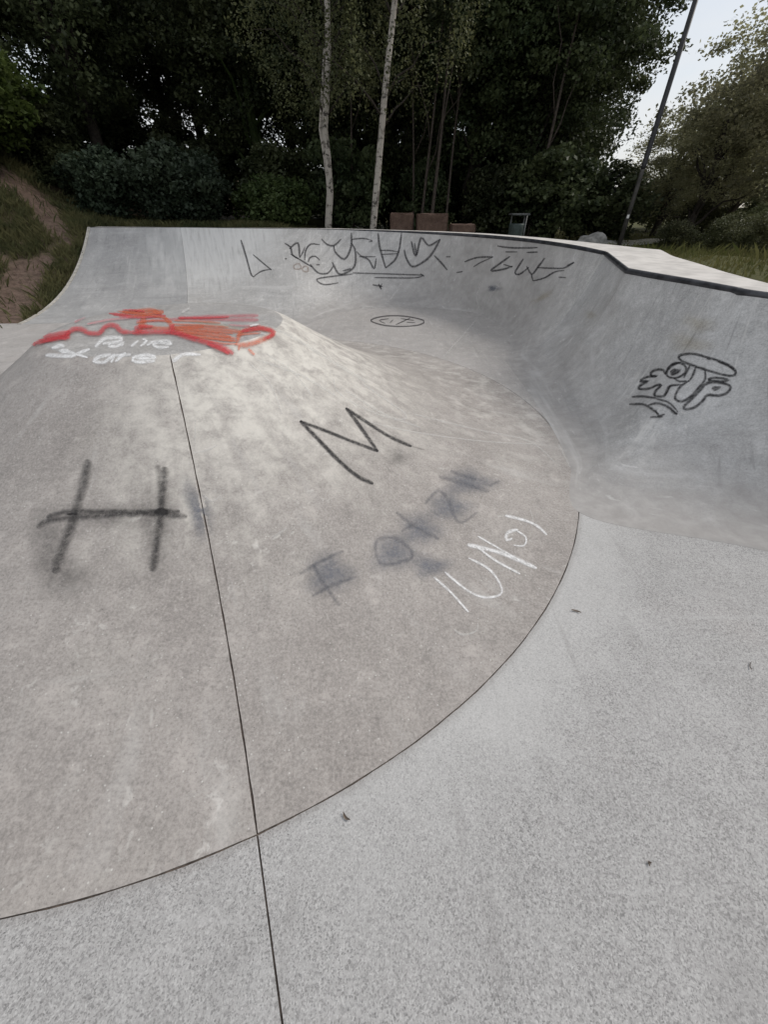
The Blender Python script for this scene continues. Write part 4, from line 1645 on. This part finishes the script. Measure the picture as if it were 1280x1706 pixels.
# red and orange piece on the cap
g = Tag('graffiti_piece', 'mound', 'red and orange sprayed piece over the flat top', (30, 490), 2.844)
g.line([(420, 75), (560, 88), (690, 84)], 33.4, 'orange').line([(480, 98), (620, 76), (680, 100)], 31.1, 'orange').line([(430, 92), (560, 108), (700, 104)], 24.5, 'red')
g.line([(560, 130), (700, 124), (900, 108), (1140, 103)], 24.5, 'pink').line([(760, 112), (950, 122), (1140, 124)], 26.6, 'pink')
g.line([(600, 100), (590, 140), (575, 185)], 48.8, 'orange').line([(570, 150), (690, 165), (880, 155)], 31.1, 'orange').line([(690, 110), (730, 150), (750, 190)], 35.5, 'orange')
g.line([(740, 160), (900, 165), (1060, 182)], 31.1, 'orange').line([(750, 178), (900, 185), (1010, 205)], 28.9, 'orange').line([(770, 190), (880, 205), (1030, 222)], 28.9, 'orange')
for q, m_ in (([(470, 82), (580, 96), (690, 92)], 'orange'), ([(520, 112), (620, 104), (710, 118)], 'orange'), ([(560, 140), (640, 128), (730, 134)], 'orange'), ([(740, 128), (860, 132), (960, 140)], 'orange'), ([(735, 145), (860, 150), (1000, 160)], 'orange'),
              ([(750, 172), (860, 176), (1020, 190)], 'orange'), ([(770, 184), (900, 196), (1040, 214)], 'orange'), ([(820, 205), (920, 216), (1040, 228)], 'orange'), ([(860, 218), (960, 236), (1040, 240)], 'orange'), ([(1035, 200), (1100, 192), (1150, 188)], 'orange'),
              ([(440, 84), (520, 78), (600, 86)], 'red'), ([(760, 118), (900, 116), (1000, 112)], 'red'), ([(700, 186), (780, 196), (860, 214)], 'red'), ([(100, 222), (160, 214), (230, 202)], 'red'), ([(110, 232), (180, 216), (250, 190)], 'red'), ([(480, 112), (560, 116), (640, 112)], 'pink'), ([(1000, 150), (1080, 156), (1150, 152)], 'pink')):
    g.line(q, 15, m_)
g.line([(840, 140), (950, 150), (1080, 175)], 20.0, 'mustard')
g.line([(1040, 232), (1060, 185), (1140, 168), (1200, 178), (1208, 195), (1160, 220), (1080, 245), (1030, 240)], 35.5, 'orange')
g.line([(1060, 182), (1140, 167), (1200, 177), (1208, 195), (1165, 218)], 28.9, 'red')
g.line([(1045, 270), (1050, 245)], 24.5, 'orange').line([(1090, 265), (1120, 292)], 26.6, 'orange')
g.line([(70, 250), (90, 215), (150, 205), (230, 190), (240, 178)], 42.1, 'red').line([(75, 240), (140, 225), (240, 205)], 33.4, 'red')
g.line([(80, 250), (85, 232)], 66.6, 'red').line([(200, 215), (240, 212), (238, 185)], 33.4, 'red')
g.line([(230, 200), (260, 175), (300, 172), (340, 192), (390, 190), (410, 165), (440, 152), (470, 160), (490, 182), (540, 188)], 35.5, 'red')
g.line([(540, 188), (640, 185), (740, 188), (800, 208), (880, 232), (960, 256), (1020, 288)], 37.8, 'red').line([(900, 240), (970, 270), (1000, 290)], 33.4, 'red')
g.line([(730, 150), (735, 190)], 57.7, 'red').line([(640, 160), (560, 165), (575, 190)], 28.9, 'red')
g.line([(270, 140), (320, 118), (365, 102)], 22.2, 'pink').line([(245, 105), (330, 102)], 17.8, 'pink').line([(330, 150), (440, 128), (540, 120)], 15.6, 'pink')
g.line([(1100, 158), (1140, 150)], 17.8, 'white').line([(780, 95), (815, 72)], 24.5, 'chalk')
g.line([(140, 175), (210, 135), (300, 110)], 17.8, 'chalk')
g.build()
g = Tag('graffiti_lettering', 'mound', 'upper row of white sprayed handwriting below the red piece', (30, 490), 2.844)
g.line([(365, 252), (400, 218), (440, 208), (490, 208), (475, 226), (400, 236)], 27.9, 'white')
g.line([(440, 232), (430, 247), (470, 248), (500, 230), (490, 248)], 25.2, 'white').line([(535, 250), (570, 222)], 27.9, 'white').line([(580, 250), (610, 222), (590, 215)], 25.2, 'white')
g.line([(610, 245), (650, 228), (725, 238), (700, 222), (640, 240), (665, 254), (715, 252)], 25.2, 'white')
g.build()
letters('graffiti_letter', 'mound', ((30, 490), 2.844), [
    ('white letter S in the lower row below the red piece', [([(160, 258), (200, 245), (220, 250)], 35.5, W), ([(240, 268), (200, 270), (260, 282), (250, 295), (130, 290)], 30.4, W)], []),
    ('white letter k in the lower row below the red piece', [([(340, 262), (290, 280), (250, 300)], 25.2, W), ([(265, 282), (330, 302)], 22.8, W)], []),
    ('white letter a in the lower row below the red piece', [([(440, 288), (390, 298), (360, 318), (410, 322), (455, 290), (440, 325)], 27.9, W)], []),
    ('white letter t in the lower row below the red piece', [([(510, 278), (460, 322)], 27.9, W), ([(450, 292), (535, 288)], 22.8, W)], []),
    ('white letter e in the lower row below the red piece', [([(560, 306), (650, 302), (610, 288), (545, 304), (560, 322), (650, 318)], 25.2, W)], []),
    ('white letter r in the lower row below the red piece', [([(765, 298), (725, 325)], 32.9, W), ([(740, 310), (790, 286), (865, 288)], 27.9, W)], []),
])
# back wall: triangle
Z5 = ((380, 370), 3.368)
g = Tag('graffiti_mark', 'wall', 'thin black sprayed triangle left of the long tag', *Z5)
g.line([(72, 100), (100, 190), (132, 300), (150, 302)], 15.5, 'black_marker').line([(148, 302), (190, 275), (242, 265)], 14.1, 'black_marker').line([(245, 270), (190, 225), (140, 182)], 14.1, 'black_marker')
g.build()
g = Tag('graffiti_tag', 'wall', 'long spiky black tag across the middle of the back wall', *Z5)
for pts, w in (([(318, 120), (350, 140), (362, 185), (395, 205)], 16.9), ([(345, 150), (392, 118), (402, 200)], 18.3), ([(402, 200), (420, 170), (432, 138)], 14.1), ([(350, 180), (410, 215), (470, 252)], 14.1), ([(318, 206), (330, 206)], 19.7),
               ([(430, 215), (436, 160), (465, 124), (515, 128)], 14.1), ([(450, 225), (460, 200), (490, 192), (515, 215)], 14.1), ([(460, 235), (505, 285), (560, 287), (592, 245)], 15.5), ([(495, 240), (515, 240)], 16.9),
               ([(525, 95), (555, 125), (595, 132), (635, 95)], 16.9), ([(595, 132), (600, 165), (640, 205), (665, 200), (692, 135), (692, 60)], 16.9), ([(585, 225), (620, 290), (655, 288), (700, 262), (716, 225), (712, 150), (690, 118)], 16.9), ([(645, 275), (690, 262)], 19.7),
               ([(692, 98), (760, 92), (810, 105)], 12.7), ([(790, 112), (812, 108)], 12.7), ([(722, 165), (745, 190), (790, 212), (820, 262), (832, 205)], 15.5), ([(735, 195), (830, 195)], 11.2),
               ([(843, 60), (850, 130), (868, 200), (885, 258)], 16.9), ([(885, 258), (938, 212), (962, 150), (975, 60)], 15.5), ([(855, 160), (910, 160), (962, 170)], 12.7), ([(862, 182), (955, 178)], 11.2),
               ([(990, 155), (1002, 205), (1035, 250), (1085, 232), (1140, 185), (1192, 98)], 18.3), ([(1030, 108), (1055, 190), (1085, 90), (1128, 132), (1192, 96)], 18.3), ([(1048, 120), (1058, 185)], 18.3), ([(1158, 188), (1195, 225), (1232, 270)], 16.9),
               ([(1225, 195), (1250, 195)], 15.5), ([(700, 286), (900, 292), (1095, 298)], 11.2), ([(620, 342), (540, 352), (500, 330), (520, 315), (700, 292)], 12.7), ([(1098, 300), (1040, 314), (820, 312)], 11.2), ([(1080, 290), (1102, 305)], 19.7)):
    g.line(pts, w, 'black_marker')
g.line([(370, 245), (400, 235), (410, 262), (375, 265)], 12.7, 'brown', True).line([(420, 255), (445, 250), (448, 280), (420, 275)], 12.7, 'brown', True)
g.build()
g = Tag('graffiti_mark', 'wall', 'small black arrow under the long tag', *Z5)
g.line([(812, 352), (868, 362)], 16.9, 'black_marker').line([(845, 346), (862, 378)], 19.7, 'black_marker').line([(865, 345), (850, 372)], 14.1, 'black_marker')
g.build()
Z6 = ((700, 390), 3.368)
g = Tag('graffiti_tag', 'wall', 'black slanting tag under two thick dashes, right part of the back wall', *Z6)
for pts, w in (([(435, 66), (500, 76), (580, 78), (662, 76)], 15.5), ([(600, 103), (662, 101)], 16.9), ([(480, 100), (548, 100)], 14.1), ([(250, 156), (320, 132), (412, 128)], 15.5), ([(412, 128), (340, 160), (300, 185)], 11.2), ([(205, 216), (240, 210)], 15.5),
               ([(506, 125), (450, 165), (400, 205), (470, 197), (522, 180)], 16.9), ([(470, 170), (520, 185)], 15.5), ([(582, 138), (548, 190), (535, 218), (560, 226), (612, 186)], 16.9), ([(600, 180), (628, 225), (660, 190), (702, 134)], 18.3), ([(626, 225), (636, 262)], 18.3),
               ([(636, 263), (700, 246), (760, 212), (812, 205)], 14.1), ([(660, 188), (740, 192), (812, 190), (866, 158)], 14.1), ([(826, 178), (868, 160)], 19.7), ([(780, 242), (822, 245)], 14.1)):
    g.line(pts, w, 'black_marker')
g.build()
g = Tag('paint_stain', 'wall', 'faded blue-grey blot under the slanting tag', *Z6)
g.blob(415, 305, 52, 26, 'mist_blue').blob(410, 305, 34, 18, 'mist_blue')
g.build()
g = Tag('paint_stain', 'wall', 'faint mustard overspray on the right bank')
g.blob(985, 525, 14, 10, 'mustard').blob(1150, 572, 52, 22, 'mustard', 0.2).blob(1165, 540, 40, 20, 'mustard', 0.2).blob(905, 495, 30, 8, 'mustard', -0.5)
g.build()
# bubble tag on the right bank
g = Tag('graffiti_tag', 'wall', 'black outlined bubble letter tag with arrows on the right bank', (1000, 540), 4.571)
for pts, w, cl_ in (
        ([(600, 245), (650, 230), (720, 228), (800, 248), (900, 278), (980, 312), (1032, 352), (1030, 385), (990, 395), (900, 376), (800, 346), (700, 312), (625, 280)], 30.8, True),
        ([(815, 262), (845, 268)], 35.6, False), ([(900, 285), (980, 318), (1030, 360)], 29.2, False),
        ([(620, 292), (560, 312), (525, 345), (500, 382), (488, 352), (430, 348), (388, 375), (400, 396), (440, 396), (355, 405), (308, 436), (370, 436), (330, 455), (296, 482), (310, 496), (380, 490), (440, 464), (470, 464), (435, 500), (415, 535), (432, 550), (490, 548), (515, 500), (540, 470), (625, 462)], 29.2, False),
        ([(512, 350), (560, 302), (620, 298), (658, 330), (650, 372), (610, 402), (560, 412), (515, 395)], 25.9, True),
        ([(565, 412), (610, 438), (662, 432)], 27.5, False), ([(690, 310), (672, 350), (640, 410)], 27.5, False), ([(735, 320), (705, 400), (675, 440)], 29.2, False), ([(540, 470), (500, 548)], 24.3, False),
        ([(800, 350), (802, 420), (750, 490), (690, 555), (625, 590), (582, 578), (575, 548), (610, 482), (680, 432)], 29.2, False),
        ([(810, 455), (760, 510), (685, 585), (640, 630), (655, 650), (720, 636), (780, 590), (820, 542), (900, 546), (970, 525), (997, 482), (960, 456), (880, 444)], 32.4, True),
        ([(825, 425), (865, 410), (940, 414), (980, 430), (905, 436)], 25.9, True),
        ([(245, 556), (330, 552), (430, 566)], 27.5, False), ([(430, 570), (520, 596), (570, 640), (595, 672)], 24.3, False), ([(225, 612), (330, 612), (400, 650), (450, 690)], 29.2, False), ([(385, 710), (480, 708)], 27.5, False),
        ([(430, 655), (445, 700), (495, 688)], 29.2, False), ([(370, 620), (450, 605), (530, 640), (585, 688)], 27.5, False), ([(545, 660), (590, 690)], 42.1, False)):
    g.line(pts, w, 'black', cl_)
g.blob(575, 365, 46, 26, 'solid_black', -0.3).blob(885, 491, 40, 19, 'solid_black', -0.2)
g.build()
# oval on the floor of the bowl
g = Tag('graffiti_mark', 'floor', 'black oval with scribbled letters on the bowl floor')
g.line([(618, 534), (640, 527), (675, 527), (706, 534), (700, 541), (672, 544), (640, 542)], 3.4, 'black_marker', True)
g.line([(648, 531), (632, 534), (642, 539)], 3.0, 'black_marker').line([(655, 533), (650, 538)], 3, 'black_marker').line([(684, 530), (660, 541)], 3.2, 'black_marker').line([(668, 531), (690, 534)], 3, 'black_marker').line([(678, 537), (692, 538)], 3, 'black_marker')
g.build()
g = Tag('chalk_line', 'floor', 'pale worn joint line across the bowl floor')
g.line([(798, 528), (775, 555), (745, 588), (722, 614)], 3.5, 'chalk').line([(618, 585), (670, 600), (725, 616)], 4, 'chalk')
g.line([(497, 555), (530, 533), (575, 517), (620, 512)], 3, 'chalk').line([(690, 600), (740, 640), (830, 665)], 4, 'chalk')
g.build()
g = Tag('chalk_line', 'wall', 'pale worn joint lines running up the back wall')
g.line([(800, 520), (795, 495), (803, 470)], 4, 'chalk').line([(645, 505), (665, 480), (672, 455)], 3.5, 'chalk').line([(812, 505), (835, 470)], 3, 'chalk')
g.line([(600, 511), (700, 514), (790, 520)], 3, 'chalk')
g.build()

# ------------------------------------------------------------------ dry leaves and twigs on the floor
M['dry'] = simple('dry_leaf', (0.20, 0.165, 0.135), 0.8, 0, 0.3)
for i, (u, v, L, w, lab) in enumerate(((578, 1360, 0.032, 0.009, 'curled dry leaf near the seam, close to the mound edge'), (960, 1020, 0.045, 0.010, 'dry brown leaf on the floor right of the white handwriting'), (1084, 1441, 0.012, 0.008, 'tiny dark leaf scrap on the speckled floor, nearest the camera'), (1252, 1110, 0.05, 0.003, 'thin dry stalk lying at the right of the speckled floor'))):
    x, y = px(u, v, 0.0)
    bm = bmesh.new()
    rows = []
    for k in range(7):
        s_ = k / 6
        xx = (s_ - 0.5) * L
        ww = w * math.sin(math.pi * min(1, s_ * 0.92 + 0.06)) ** 0.7
        zz = 0.004 + 0.006 * (s_ - 0.5) ** 2 * 4 * min(1, L / 0.05)
        rows.append([bm.verts.new((xx, -ww / 2 + 0.006 * math.sin(s_ * 3), zz + 0.004)), bm.verts.new((xx, 0.006 * math.sin(s_ * 3), zz)), bm.verts.new((xx, ww / 2 + 0.006 * math.sin(s_ * 3), zz + 0.005))])
    for a, b in zip(rows, rows[1:]):
        for q in range(2): bm.faces.new((a[q], a[q + 1], b[q + 1], b[q]))
    o = bm_obj('dry_leaf', bm, M['dry'])
    o.location = (x, y, -0.003)
    o.rotation_euler.z = (2.4, -0.4, 0.5, 0.9, 2.6)[i]
    props(o, lab, 'leaf')
